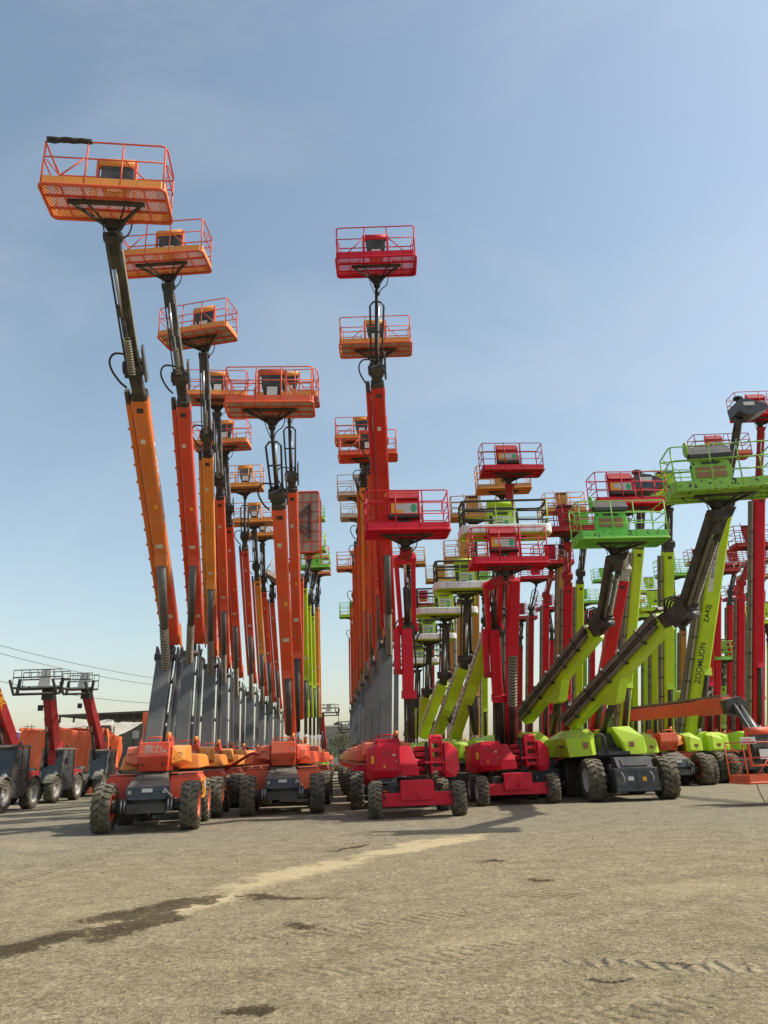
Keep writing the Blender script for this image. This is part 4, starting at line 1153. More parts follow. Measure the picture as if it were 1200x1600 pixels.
    b.hull([t + s2 * x + V((0, y, z)) for x, z in ((-.3, .02), (.4, .02), (-.2, -.2), (.25, -.2)) for y in (-.2, .12)], BLACK)
    b.build('jib', o)
    b = MB(); b.coil(lerp(e, t, .12) + f2 * .16 + s2 * .08, lerp(e, t, .75) + f2 * .16 + s2 * .08, .07, .022, COIL, .085, 4); b.build('hose_coil', o)
    basket(o, jt, *bask)
    return o
bg1 = G(986, 1250)
o = big_green((bg1.x - .0, bg1.y + 1.5, 0), 1, 'large lime telescopic lift at the front, scuffed basket at upper right, black chassis box', 
    Q(893, 1128, 26.2), Q(1040, 968, 22.8), Q(1073, 950, 21.2), Q(1122, 800, 18.6), ('big', 2.5, SCUFF, SCUFF, 'plate', -6))
text_mesh('cover_lettering', 'ZOOMLION', .13, BLACK, o, basis(V((-1.91, -.62, 1.70)), (0.03, -1, 0), (.0, 0, 1)), .004)
o = big_green((bg1.x - 2.4, bg1.y + 4.8, 0), 1, 'large lime telescopic lift behind the front one, bright green scuffed basket left of the larger', 
    Q(822, 1120, 29.0), Q(930, 985, 25.6), Q(944, 965, 24.6), Q(961, 870, 22.2), ('big', 2.6, GREEN, paint('scuffed_bright_green', (.13, .55, .06), dust=.15, chips=.4), 'plate', 3))

# ------------------------------------------------------------ machines behind, on the right side
GF = 'boom lifts crowded at the back on the right'
def far_mast(ft, hi, jl, jh, bwid, bc, rc, tcol, lab, bw=.36, rails=True, st='farstd', yaw=0, fl='plate', tw=BLACK, jm=BLACK, cage=False, nobasket=False, low=None, cylx=0):
    ft_, hi_, jl_, jh_ = Q(*ft), Q(*hi), Q(*jl), Q(*jh)
    o = machine('boom_lift', (ft_.x, ft_.y, 0), 0, lab, 'boom lift', GF)
    if bc is LIME or bc is GREEN: chassis_green(o)
    elif bc is TAN: chassis_orange(o, front=TAN, side=TAN, cover=TAN, fendert=TAN)
    else: chassis_orange(o, front=bc, side=bc, cover=bc, fendert=bc)
    lo_ = ft_ if low is None else Q(*low)
    boom_parts(o, [ft_, None, lo_, hi_, jl_, jh_], bc, None, bw=bw, rails=rails, tower=tw, detail=0, jibm=jm, cage=cage, cylx=cylx)
    if not nobasket: basket(o, jh_, st, bwid, rc, tcol, fl, yaw)
    return o
far_mast((800, 1160, 30.5), (795, 880, 30.2), (795, 860, 30.1), (796, 757, 30.2), 2.45, DRED, DRED, RED, 'red boom lift whose basket is topmost of the cluster above the white bumper baskets', st='red', yaw=4, jm=DRED)
far_mast((782, 1160, 35.5), (781, 900, 35.0), (782, 880, 35.0), (785, 782, 35.0), 2.5, TAN, AMBER, TAN, 'tan boom lift with tan basket directly behind and below the highest red basket')
far_mast((744, 1160, 39.0), (743, 905, 38.5), (742, 890, 38.5), (740, 824, 38.5), 2.4, TAN, TAN, TAN, 'tan boom lift whose basket shows through the nearest black padded rails')
far_mast((718, 1160, 43.0), (719, 940, 42.5), (722, 925, 42.5), (727, 888, 42.5), 2.45, TAN, TAN, TAN, 'tan boom lift with basket just above the second white bumper basket')
far_mast((706, 1160, 55.0), (706, 985, 54.0), (702, 960, 54.0), (690, 918, 54.0), 2.3, TAN, TAN, TAN, 'distant tan boom lift with small basket left of the second white bumper basket')
far_mast((640, 1160, 51.0), (640, 950, 50.0), (640, 930, 50.0), (638, 893, 50.0), 2.3, TAN, TAN, TAN, 'distant tan boom lift with basket showing behind the first compact red lift mast')
far_mast((676, 1160, 60.0), (675, 1000, 59.0), (674, 985, 59.0), (662, 955, 59.0), 2.3, DRED, DRED, RED, 'distant red boom lift behind the white bumper baskets')
far_mast((873, 1160, 46.0), (877, 870, 45.0), (878, 855, 45.0), (880, 812, 45.0), 2.45, TAN, AMBER, TAN, 'tan boom lift with tan basket standing above the red basket right of centre')
far_mast((884, 1160, 33.5), (887, 915, 32.5), (886, 900, 32.4), (887, 848, 32.3), 2.45, RED, DRED, DRED, 'red boom lift with long thin red mast left of the green basket', jm=DRED)
far_mast((851, 1160, 46.0), (853, 942, 45.0), (853, 930, 45.0), (862, 893, 45.0), 2.4, RED, DRED, RED, 'red boom lift with red basket behind the second compact red basket', jm=DRED)
far_mast((828, 1160, 52.0), (830, 962, 51.0), (830, 950, 51.0), (838, 915, 51.0), 2.4, DRED, DRED, RED, 'dark red boom lift with thin mast right of the hose coil', cage=True)
far_mast((925, 1160, 28.5), (972, 905, 26.8), (974, 890, 26.8), (976, 812, 25.8), 2.5, RED, RED, RED, 'red boom lift leaning right with its basket behind the green basket', st='red', yaw=4, jm=LGREY, bw=.42, rails=False)
o = far_mast((971, 1160, 30.0), (997, 858, 29.5), (999, 840, 29.5), (1003, 768, 29.5), 2.4, LIME, LIME, LIME, 'leaning lime boom lift with black head above a red basket, left of the upright lime', nobasket=True, bw=.38)
def black_head(o, at, flip=1):
    inv = WM[o.name].inverted(); p = inv @ at
    b = MB()
    b.hull([p + V((x * flip, y, z)) for x, z in ((-.40, .05), (-.44, .45), (-.2, .62), (.25, .56), (.85, .30), (.9, .15), (.3, -.12), (-.1, -.1)) for y in (-.45, .45)], BLUEBLK)
    b.bx(p.x - .16, p.x + .3, p.y - .475, p.y - .455, p.z + .28, p.z + .44, LBL)
    b.cyl(p + V((-.1, 0, .58)), p + V((-.1, 0, .80)), .10, BLACK, 10); b.cyl(p + V((-.1, 0, .8)), p + V((-.1, 0, .88)), .2, BLACK, 10)
    b.build('control_head', o)
black_head(o, Q(1003, 768, 29.5))
far_mast((1044, 1160, 33.0), (1043, 862, 32.0), (1044, 850, 32.0), (1045, 795, 32.0), 2.45, LIME, GREEN, LIME, 'upright lime boom lift right of the bright green scuffed basket', bw=.42)
far_mast((903, 1160, 39.0), (906, 912, 38.0), (907, 895, 38.0), (912, 850, 38.0), 2.2, LIME, GREEN, GREEN, 'thin upright lime boom lift left of the second large lime lift jib')
far_mast((945, 1160, 68.0), (944, 960, 67.0), (944, 945, 67.0), (945, 916, 67.0), 2.3, GREEN, GREEN, GREEN, 'tiny far green basket lift left of the leaning red boom', rails=False)
far_mast((914, 1160, 66.0), (913, 985, 65.0), (913, 975, 65.0), (913, 950, 65.0), 2.3, GREEN, GREEN, GREEN, 'far green basket lift right of the thin lime mast', rails=False)
far_mast((1009, 1160, 58.0), (1009, 985, 57.0), (1009, 965, 57.0), (1017, 935, 57.0), 2.2, LIME, LBL, LIME, 'far lime lift with pale basket between the leaning lime boom and the upright one')
far_mast((1052, 1160, 53.0), (1052, 960, 52.0), (1052, 940, 52.0), (1050, 910, 52.0), 2.4, GREEN, GREEN, GREEN, 'green lift with basket just right of the upright lime boom')
far_mast((985, 1160, 72.0), (984, 990, 71.0), (984, 975, 71.0), (985, 948, 71.0), 2.3, AMBER, AMBER, AMBER, 'tiny far amber basket lift between the leaning booms', rails=False)
far_mast((968, 1160, 68.0), (967, 1010, 67.0), (967, 995, 67.0), (970, 968, 67.0), 2.2, GREY, LBL, LBL, 'tiny far pale grey basket lift below the amber one', rails=False)
far_mast((1106, 1160, 41.0), (1112, 850, 40.0), (1115, 820, 40.0), (1122, 728, 39.0), 2.9, RED, DRED, SALMON, 'red boom lift whose salmon basket stands behind the big scuffed green basket', st='farred', jm=DRED)
far_mast((1182, 1150, 36.0), (1185, 775, 35.3), (1185, 750, 35.2), (1189, 668, 35.0), 2.9, RED, RED, RED, 'tall red boom lift at the right edge with the highest basket on the right', st='red', bw=.46, jm=DRED)
o = far_mast((1078, 1150, 34.0), (1128, 800, 32.6), (1132, 785, 32.5), (1154, 655, 31.5), 2.4, LIME, LIME, LIME, 'lime boom lift with black lettering up its leaning boom and a black head', nobasket=True, bw=.66, cylx=.22)
black_head(o, Q(1162, 650, 31.5))
inv = WM[o.name].inverted()
l_, h_ = inv @ Q(1078, 1150, 34.0), inv @ Q(1128, 800, 32.6)
a_, s_, f_ = frame(l_, h_)
MT = lambda t, off=0: basis(lerp(l_, h_, t) + f_ * (.66 * .56 + .010) - s_ * .15 , a_, s_ * -1 if a_.cross(s_ * -1).dot(f_) > 0 else s_)
text_mesh('lettering', 'ZOOMLION', .36, BLACK, o, MT(.345), .003, 1.0)
text_mesh('lettering', 'ZA42J', .30, BLACK, o, MT(.565), .003, 1.1)
b = MB(); b.beam(lerp(l_, h_, .66), lerp(l_, h_, .96), .22, .008, LBL, off=(-.18, .66 * .56 + .006)); st_ = b.build('decal_strip', o)
text_mesh('decal_lettering', 'RENTAL 800 245 0515', .17, BLACK, st_, Matrix.Translation(f_ * .004 - s_ * .02) @ MT(.81), .002, 1.15)
far_mast((1140, 1160, 56.0), (1140, 945, 55.0), (1141, 925, 55.0), (1148, 893, 55.0), 2.3, RED, DRED, DRED, 'far red boom lift with basket right of the lettered lime boom')
far_mast((1155, 1160, 41.0), (1157, 930, 40.0), (1158, 910, 40.0), (1176, 868, 40.0), 2.5, RED, DRED, DRED, 'red boom lift left of the tallest right red mast, basket crossing behind that mast', jm=DRED)
far_mast((1031, 1160, 58.0), (1032, 1018, 57.0), (1032, 1008, 57.0), (1033, 985, 57.0), 2.2, RED, DRED, DRED, 'low far red boom lift behind the large lime boom', rails=False)
far_mast((1066, 1160, 50.0), (1067, 985, 49.0), (1066, 978, 49.0), (1062, 970, 49.0), 2.2, TAN, DRED, DRED, 'tan boom lift with red basket behind the elbow of the large lime lift')
far_mast((1128, 1160, 48.0), (1128, 1070, 47.0), (1128, 1060, 47.0), (1128, 1040, 47.0), 1.5, GREEN, GREEN, GREEN, 'low green basket lift right of the black cylinder of the lettered boom', rails=False)
far_mast((1205, 1160, 44.0), (1205, 1010, 43.0), (1205, 1000, 43.0), (1200, 985, 43.0), 2.3, LIME, LIME, LIME, 'low lime lift cut by the right edge behind the tall red mast', rails=False)
far_mast((860, 1160, 64.0), (862, 1000, 63.0), (862, 985, 63.0), (858, 960, 63.0), 2.3, RED, DRED, DRED, 'small far red lift between two thin red masts', rails=False)
far_mast((758, 1160, 47.0), (757, 985, 46.0), (757, 970, 46.0), (757, 935, 46.0), 2.4, LIME, GREEN, GREEN, 'upright lime lift hidden behind the first compact red basket')
far_mast((1092, 1160, 60.0), (1093, 930, 59.0), (1093, 915, 59.0), (1093, 890, 59.0), 2.3, DRED, DRED, DRED, 'far dark red lift between the lime elbow and the lettered boom')
far_mast((692, 1160, 66.0), (692, 1020, 65.0), (692, 1010, 65.0), (660, 990, 65.0), 2.2, DRED, DRED, RED, 'farthest small red lift behind the receding white bumpers', rails=False)

for q_ in [
 ((1120, 1160, 47.0), (1121, 930, 46.0), (1121, 915, 46.0), (1118, 905, 46.0), 2.4, RED, DRED, DRED, 'red lift just right of the lettered lime boom, basket low behind it'),
 ((1170, 1160, 52.0), (1171, 945, 51.0), (1171, 930, 51.0), (1178, 912, 51.0), 2.4, TAN, BEIGE, TAN, 'beige basket lift tilted behind the tallest right red mast'),
 ((1022, 1160, 46.0), (1022, 1000, 45.0), (1022, 985, 45.0), (1024, 965, 45.0), 2.3, LIME, LIME, LIME, 'lime lift with low basket behind the raised boom of the front large lime lift'),
 ((992, 1160, 49.0), (991, 1010, 48.0), (991, 995, 48.0), (990, 975, 48.0), 2.3, LIME, GREEN, LIME, 'lime lift with low basket between the two large lime booms'),
 ((958, 1160, 55.0), (957, 1015, 54.0), (957, 1000, 54.0), (955, 985, 54.0), 2.3, GREEN, GREEN, GREEN, 'green lift with low basket behind the second large lime boom'),
 ((1148, 1160, 63.0), (1149, 975, 62.0), (1149, 960, 62.0), (1150, 945, 62.0), 2.3, RED, DRED, RED, 'small far red lift between the red masts at the right edge'),
 ((1190, 1160, 60.0), (1191, 925, 59.0), (1191, 905, 59.0), (1193, 885, 59.0), 2.4, DRED, DRED, DRED, 'far dark red lift at the right edge, basket crossing the tall red mast'),
 ((1082, 1160, 55.0), (1083, 1000, 54.0), (1083, 985, 54.0), (1084, 962, 54.0), 2.3, DRED, DRED, DRED, 'far red lift with basket right of the black elbow of the front large lime lift'),
 ((812, 1160, 60.0), (813, 1010, 59.0), (813, 995, 59.0), (815, 975, 59.0), 2.3, DRED, DRED, DRED, 'far red lift with basket right of the hose coil mast'),
 ((925, 1160, 62.0), (926, 1010, 61.0), (926, 1000, 61.0), (930, 985, 61.0), 2.3, RED, RED, RED, 'far red lift with small basket left of the second large lime elbow'),
]: far_mast(*q_)

# ------------------------------------------------------------ orange lift with lowered basket, lime machine behind it
bo = Q(1050, 1205, 31.5)
o = machine('boom_lift', (bo.x, bo.y + 1.0, 0), 4, 'orange boom lift with level boom, its basket lowered at the right edge', 'boom lift', 'lowered lifts at the right edge')
chassis_orange(o, front=ORANGE, side=AMBER, cover=AMBER, fendert=ORANGE, steer=0, R=.66)
inv = WM[o.name].inverted()
l_, h_ = inv @ Q(975, 1119, 33.0), inv @ Q(1135, 1102, 26.5)
b = MB(); b.beam(l_, h_, .40, .50, ORANGE, ref=(0, 0, 1)); b.beam(lerp(l_, h_, .80), h_ + (h_ - l_).normalized() * .1, .44, .58, ORANGE, ref=(0, 0, 1)); b.build('main_boom', o)
b = MB(); b.beam(l_ + V((-.05, -.26, .10)), h_ + V((-.05, -.26, .12)), .10, .20, TRACK, ref=(0, 0, 1)); b.beam(l_ + V((0, 0, .30)), h_ + V((0, 0, .33)), .36, .08, TRACK, ref=(0, 0, 1)); b.build('energy_track', o)
e_, t_ = inv @ Q(1152, 1103, 25.5), inv @ Q(1208, 1190, 21.3)
a_, s_, f_ = frame(e_, t_)
b = MB()
b.hull([e_ + V((x, y, z)) for x, z in ((-.5, .2), (-.45, -.25), (.1, -.36), (.35, 0), (.05, .32)) for y in (-.2, .2)], BLACK)
b.cyl(e_ - V((0, .28, 0)), e_ + V((0, .28, 0)), .16, BLACK, 12)
for k in (-.18, 0, .18): b.beam(e_, t_, .10, .12, BLACK if k else GREY, off=(k, 0))
b.cyl(e_ + f_ * .12, lerp(e_, t_, .6) + f_ * .12, .04, CHROME, 8)
b.beam(lerp(e_, t_, .1) - s_ * .34, lerp(e_, t_, .8) - s_ * .38 + f_ * .1, .05, .05, GREY)
b.build('jib', o)
bk = basket_meshes('rail', 2.2, ORANGE, ORANGE, 'solid')
pb = inv @ Q(1212, 1219, 20.4)
root = place('basket', bk[0][1], o, pb, (0, 0, R_(4)))
for nm, me, _ in bk[1:]:
    if nm != 'support_bracket': place(nm, me, root)
b = MB(); b.bx(-1.16, -.72, -.52, -.50, .98, 1.16, LBL); b.bx(-1.14, -.74, -.526, -.521, 1.0, 1.04, RED); b.bx(-1.12, -.85, -.526, -.521, 1.08, 1.10, RED); b.build('warning_sign', root)

bl = Q(1160, 1150, 33.0)
o = machine('boom_lift', (bl.x, bl.y + 1.4, 0), 0, 'lime boom lift with dusty yellow-green cover behind the lowered orange basket', 'boom lift', 'lowered lifts at the right edge')
chassis_green(o, R=.66, hw=1.4)
inv = WM[o.name].inverted()
b = MB(); b.beam(inv @ Q(1150, 1105, 37), inv @ Q(1060, 1085, 44), .40, .44, LIME, ref=(0, 0, 1)); b.build('main_boom', o)
b = MB(); b.hull([(x, y, z) for x, y, z in ((-2.0, -1.0, 1.35), (-2.0, -1.0, 2.0), (-1.4, -1.02, 2.2), (-1.4, -1.0, 1.35), (-2.0, .5, 1.35), (-2.0, .5, 2.0), (-1.4, .5, 2.2), (-1.4, .5, 1.35))], LIME); b.build('rear_cover', o, bevel=.03)
b = MB(); b.tube([inv @ Q(1105, 1105, 35), inv @ Q(1105, 1085, 35), inv @ Q(1111, 1080, 35)], .07, LGREY, 8); b.build('exhaust_pipe', o)

# ------------------------------------------------------------ telehandlers
GT = 'red telehandlers with black cabs on the left'
def telehandler(base, yaw, label, bl_, bh_, platform=None, group=GT, lettering=False, roof=CABG):
    o = machine('telehandler', base, yaw, label, 'telehandler', group)
    R = .62
    for sx in (-1, 1):
        for y in (-1.4, 1.4): wheel(o, (sx * 1.0, y, R), R, .40, RIMW, sx < 0)
    def body(b):
        b.bx(-.5, .5, -1.7, 2.0, .5, .95, BLACK)
        b.bx(-1.15, -.5, -.9, .9, .6, 1.35, RED)
        b.bx(.78, 1.12, -.75, .55, .55, 1.05, BLACK)
        b.bx(.9, 1.1, .5, 1.9, 1.1, 1.5, DRED)
        b.hull([(-.45, -2.2, .3), (.45, -2.2, .3), (-.45, -2.2, .9), (.45, -2.2, .9), (-.5, -1.6, .4), (.5, -1.6, .4), (-.5, -1.6, 1.2), (.5, -1.6, 1.2)], BLACK)
        for k in range(4): b.beam((-.42 + .2 * k, -2.215, .55), (-.30 + .2 * k, -2.215, .85), .05, .01, YEL)
        b.bx(-1.1, 1.1, -1.5, -1.3, .55, .75, BLACK)
        b.bx(-1.1, 1.1, 1.3, 1.5, .55, .75, BLACK)
    shared(o, 'thbody', 'chassis_frame', body, .02)
    for sx in (-1, 1):
        for yc in (-1.4, 1.4):
            def fn(b, sx=sx, yc=yc):
                n = 8
                for i in range(n):
                    a0, a1 = R_(25 + 130 * i / n), R_(25 + 130 * (i + 1) / n)
                    q = []
                    for a in (a0, a1):
                        for r in (R + .07, R + .10):
                            for x in (.76, 1.20): q.append((sx * x, yc + r * math.cos(a), R + r * math.sin(a)))
                    b.hull(q, CABG if yc < 0 else BLACK)
            shared(o, ('thf', sx, yc), 'mudguard', fn)
    def cab(b):
        x0, x1 = .08, 1.10
        y0, y1 = -.85, .75
        z0, z1 = 1.0, 2.45
        fm = BLACK if roof is BLACK else CABG
        b.bx(x0 + .1, x1 - .1, y0 + .3, y1 - .1, z0, z0 + .55, PAD)
        b.beam((x0, y0 - .01, z0 + .02), (x1, y0 - .01, z0 + .02), .10, .06, fm, ref=(0, 0, 1))
        b.beam((x0, y0 + .24, z1 - .06), (x1, y0 + .24, z1 - .06), .12, .10, fm, ref=(0, 0, 1))
        for x in (x0, x1):
            b.beam((x, y0, z0), (x, y0 + .25, z1), .10, .10, fm)
            b.beam((x, y1, z0), (x, y1 - .1, z1), .07, .07, BLACK)
            b.beam((x, 0, z0), (x, 0, z1), .05, .05, BLACK, ref=(1, 0, 0))
            b.beam((x, y0, z0 + .6), (x, y1, z0 + .6), .05, .05, BLACK, ref=(0, 0, 1))
        b.bx(x0 - .05, x1 + .05, y0 - .02, y1 + .05, z0 - .35, z0 + .08, BLACK)
        b.hull([(x, y, z) for x in (x0 - .06, x1 + .06) for y, z in ((y0 + .12, z1), (y1 + .02, z1), (y0 + .22, z1 + .09), (y1 - .08, z1 + .09))], roof)
        b.bx(.35, .85, -.1, .45, z0 + .1, z0 + .9, PAD)
        b.cyl((.5, -.55, z0 + .2), (.5, -.42, z0 + .75), .03, BLACK, 6)
        b.cyl((.9, .2, z1 + .09), (.9, .2, z1 + .25), .06, BLACK, 8)
    def bon(b):
        b.hull([(x, y, z) for x, y, z in ((-.55, -1.9, .7), (.0, -1.9, .7), (-.55, -1.9, 1.1), (.0, -1.9, 1.1), (-.55, -.9, .8), (.0, -.9, .8), (-.5, -1.0, 1.65), (-.05, -1.0, 1.65))], BLACK)
    shared(o, 'thbon', 'bonnet', bon, .03)
    for sx in (-.9, .95):
        def hl(b, sx=sx): b.cyl((sx, -1.05, 1.35), (sx, -1.12, 1.35), .09, LBL, 10)
        shared(o, ('thhl', sx), 'headlight', hl)
    def mir(b): b.bx(1.2, 1.34, -.75, -.70, 1.75, 2.05, BLACK)
    shared(o, 'thmir', 'mirror', mir)
    cb = shared(o, ('thcab', roof.name), 'cab', cab)
    def gl(b):
        x0, x1 = .08, 1.10
        b.add([(x0 + .03, -.86, 1.08), (x1 - .03, -.86, 1.08), (x1 - .03, -.62, 2.42), (x0 + .03, -.62, 2.42)], [(0, 1, 2, 3)], GLASSD)
        b.add([(x1 + .004, -.78, 1.1), (x1 + .004, .7, 1.1), (x1 + .004, .62, 2.4), (x1 + .004, -.56, 2.4)], [(0, 1, 2, 3)], GLASSD)
        b.add([(x0 - .004, -.78, 1.1), (x0 - .004, .7, 1.1), (x0 - .004, .62, 2.4), (x0 - .004, -.56, 2.4)], [(3, 2, 1, 0)], GLASSD)
    place('window', CH.setdefault('thgl', (lambda q: (gl(q), q.mesh('window'))[1])(MB())) , cb)
    inv = WM[o.name].inverted(); l, h = inv @ bl_, inv @ bh_
    a, s, f = frame(l, h)
    b = MB(); b.beam(l, h, .42, .50, DRED); b.beam(l, lerp(l, h, .6), .46, .54, DRED)
    b.hull([l + V((x, y, z)) for x in (-.28, .28) for y, z in ((-.4, -1.0), (.5, -1.0), (.4, .3), (-.3, .3))], DRED)
    b.build('boom', o)
    b = MB(); b.cyl(l + f * .5 - V((0, 0, .6)), lerp(l, h, .38) + f * .36, .09, BLACK, 10); b.cyl(lerp(l, h, .38) + f * .36, lerp(l, h, .5) + f * .28, .05, CHROME, 8); b.build('lift_cylinder', o)
    b = MB(); b.bx(h.x - .42, h.x - .24, h.y - .1, h.y + .1, h.z - .75, h.z - .5, BLACK); b.hull([h + V((x, y, z)) for x in (-.22, .22) for y, z in ((-.3, -.3), (.2, -.25), (.2, .15), (-.3, .2))], BLACK)
    b.build('boom_head', o)
    if lettering:
        text_mesh('lettering', 'DIECI', .42, YEL, o, basis(lerp(l, h, .66) + s * .222, a * -1, f * -1), .004, 1.1)
    if platform:
        wd, dx = platform
        c = h + V((dx, -.45, .25))
        b = MB()
        for y in (-.5, .5):
            for z in (0, .42, .75): b.tube([c + V((-wd / 2, y, z)), c + V((wd / 2, y, z))], .032 if z == .42 else .022, BLACK, 6)
        for i in range(7):
            x = -wd / 2 + wd * i / 6
            for y in (-.5, .5): b.tube([c + V((x, y, 0 if i in (0, 6) else .4)), c + V((x, y, .75))], .016, BLACK, 5)
        b.bx(c.x - wd / 2, c.x + wd / 2, c.y - .5, c.y + .5, c.z - .07, c.z - .03, BLACK)
        b.hull([c + V((x, .1, z)) for x, z in ((-.2, .1), (.35, .1), (-.08, .85), (.33, .85))] + [c + V((x, .2, z)) for x, z in ((-.2, .1), (.35, .1), (-.08, .85), (.33, .85))], LBL)
        b.build('work_platform', o)
        b = MB()
        for sx in (-wd / 2 + .15, wd / 2 - .1):
            b.beam(c + V((sx, -.6, -.35)), c + V((sx - .18, -.75, .30)), .10, .10, BLACK)
            b.beam(c + V((sx + .12, -.55, -.35)), c + V((sx + .2, -.55, .35)), .14, .08, BLACK)
        b.tube([c + V((-wd / 2 + .1, -.55, -.33)), c + V((wd / 2, -.55, -.33))], .06, BLACK, 6)
        b.build('fork_carriage', o)
    return o
t1 = G(44, 1265)
telehandler((Q(32, 1205, 31.0).x - .6, 31.6, 0), 3, 'nearest telehandler at the left edge, red boom with yellow lettering', Q(22, 1172, 33.0), Q(-22, 1050, 29.0), None, lettering=True, roof=BLACK)
telehandler((Q(97, 1205, 37.5).x - .6, 39.0, 0), 2, 'middle telehandler with black work platform raised in front of the sky', Q(84, 1168, 37.0), Q(77, 1084, 34.0), (2.15, -.22))
telehandler((Q(158, 1205, 43.0).x - .6, 45.5, 0), 2, 'right hand telehandler with leaning red boom in front of the orange tarpaulin', Q(156, 1168, 43.5), Q(136, 1084, 40.0), (1.55, -.22))
telehandler((-2.6 - 3.0, 80, 0), 0, 'far telehandler seen between the booms at the left side of the aisle end', Q(506, 1160, 76.0), Q(503, 1118, 74.0), (2.2, .6), 'telehandlers at the end of the aisle')
telehandler((-2.0, 84, 0), 0, 'far telehandler at the right side of the aisle end in front of the block building', Q(556, 1165, 80.0), Q(552, 1143, 77.0), (2.2, -.4), 'telehandlers at the end of the aisle')

# ------------------------------------------------------------ buildings and background
def cloth(name, corners, nu, nv, mat, amp, seed, parent=None, label=None, cat=None, thick=0.04):
    rnd = random.Random(seed)
    ph = [(rnd.uniform(.5, 3), rnd.uniform(.3, 2.2), rnd.uniform(0, 6)) for _ in range(7)]
    a, b_, c, d = [V(x) for x in corners]
    n = (b_ - a).cross(d - a).normalized(); vs, fs = [], []
    for j in range(nv + 1):
        for i in range(nu + 1):
            u, v = i / nu, j / nv
            p = lerp(lerp(a, b_, u), lerp(d, c, u), v)
            L = (b_ - a).length
            h = sum(math.sin(u * L * k1 + v * 3 * k2 + k3 + 1.3 * math.sin(v * 4 + k3)) for k1, k2, k3 in ph) / 7
            h += .30 * abs(math.sin(u * L * 2.6 + 2.2 * math.sin(v * 3.1 + u * 5) + 1)) + .16 * abs(math.sin(u * L * 5.3 - v * 6 + 2 * math.sin(u * 9)))
            p += n * h * amp
            if v == 1: p.z += amp * .3 * math.sin(u * L * 1.7 + 1)
            vs.append(p)
    for j in range(nv):
        for i in range(nu):
            q = j * (nu + 1) + i; fs.append((q, q + 1, q + nu + 2, q + nu + 1))
    b = MB(); b.add(vs, fs, mat, True); o = b.build(name, parent)
    s = o.modifiers.new('thickness', 'SOLIDIFY'); s.thickness = thick
    return o
TARP = paint('orange_tarpaulin', (0.78, 0.13, 0.03), rough=0.55, dust=0.15)
# shed
Ds = 60.0
A_, B_ = Q(86, 1117, 64), Q(236, 1110, 58)
o = thing('shed', (A_.x, A_.y, 0), 0, 'low open-sided shed with dark flat roof and beige block wall behind the orange tarpaulin', 'building')
iA = V((A_.x, A_.y, 0))
def wl(p): return V(p) - iA
b = MB(); L1, L2 = wl(A_), wl(B_)
dirx = (L2 - L1); dirx.z = 0; dx = dirx.normalized(); ny = V((-dx.y, dx.x, 0))
hz = L2.z
b.add([L1 + V((0, 0, 0)), L2, L2 + ny * 9 + V((0, 0, -.5)), L1 + ny * 9 + V((0, 0, -.5)), L1 - V((0, 0, .14)), L2 - V((0, 0, .14)), L2 + ny * 9 - V((0, 0, .64)), L1 + ny * 9 - V((0, 0, .64))], [(0, 1, 2, 3), (7, 6, 5, 4), (0, 4, 5, 1), (1, 5, 6, 2), (2, 6, 7, 3), (3, 7, 4, 0)], ROOFM)
b.build('roof', o)
b = MB()
def wallbox(p, q, z0, z1, t, mat):
    p, q = V(p), V(q)
    b.hull([V((x.x, x.y, z)) + k for x in (p, q) for z in (z0, z1) for k in (V((0, 0, 0)), ny * t)], mat)
wallbox(lerp(L1, L2, .08) + ny * 5, lerp(L1, L2, .98) + ny * 5, 0, L2.z - .9, .25, SHEDW)
wallbox(lerp(L1, L2, .28) + ny * 1.5, lerp(L1, L2, .97) + ny * 1.5, 3.0, L2.z - .75, .2, SHEDW)
b.build('wall', o)
for i in range(7):
    b = MB(); p = lerp(L1, L2, .02 + .158 * i) + ny * .35; b.beam(V((p.x, p.y, 0)), V((p.x, p.y, L1.z - .14 + (L2.z - L1.z) * (.02 + .158 * i))), .14, .14, ROOFM); b.build('post', o)
for i in range(3):
    b = MB(); p = lerp(L1, L2, .45 + .2 * i) + ny * .2 + V((0, 0, -.5)); b.beam(V((p.x, p.y, 3.6)), V((p.x, p.y, 4.2)), .5, .08, LBL); b.build('floodlight', o)
# orange post
p = Q(227, 1165, 54); b = MB()
b.beam(V((0, 0, 0)), V((0, 0, Q(227, 1112, 54).z)), .55, .45, TARP); b.bx(-.4, .4, -.35, .35, 0, .12, CONC)
o = b.build('column', loc=(p.x, p.y, 0), bevel=.02); tag(o, 'square bright orange column at the right end of the shed roof', 'column')
# canvas canopy
c1, c2, c3, c4 = Q(92, 1137, 52), Q(176, 1135, 50), Q(178, 1127, 56), Q(92, 1131, 58)
o = thing('canopy', (c1.x, c1.y, 0), 0, 'cream canvas canopy sagging between the orange tarpaulin and the orange column', 'canopy')
k0 = V((c1.x, c1.y, 0))
cs = cloth('canvas', [c1 - k0, c2 - k0, c3 - k0, c4 - k0], 30, 8, CANV, .18, 3, o)
d1, d2, d3, d4 = Q(176, 1152, 50), Q(222, 1131, 52), Q(222, 1128, 54), Q(172, 1133, 54)
cs = cloth('canvas', [d1 - k0, d2 - k0, d3 - k0, d4 - k0], 20, 10, CANV, .15, 5, o)
for pp in (c1, c2, d2):
    b = MB(); q = pp - k0; b.cyl(V((q.x, q.y + .3, 0)), V((q.x, q.y + .3, q.z)), .05, BLACK, 8); b.build('post', o)
b = MB(); b.hull([V((x, y, z)) for x, y in ((d1 - k0).xy.to_tuple(), (d2 - k0).xy.to_tuple(), ((d1 - k0).x, (d1 - k0).y + 6), ((d2 - k0).x, (d2 - k0).y + 6)) for z in (0, .1)], ROOFM); b.build('floor_slab', o)
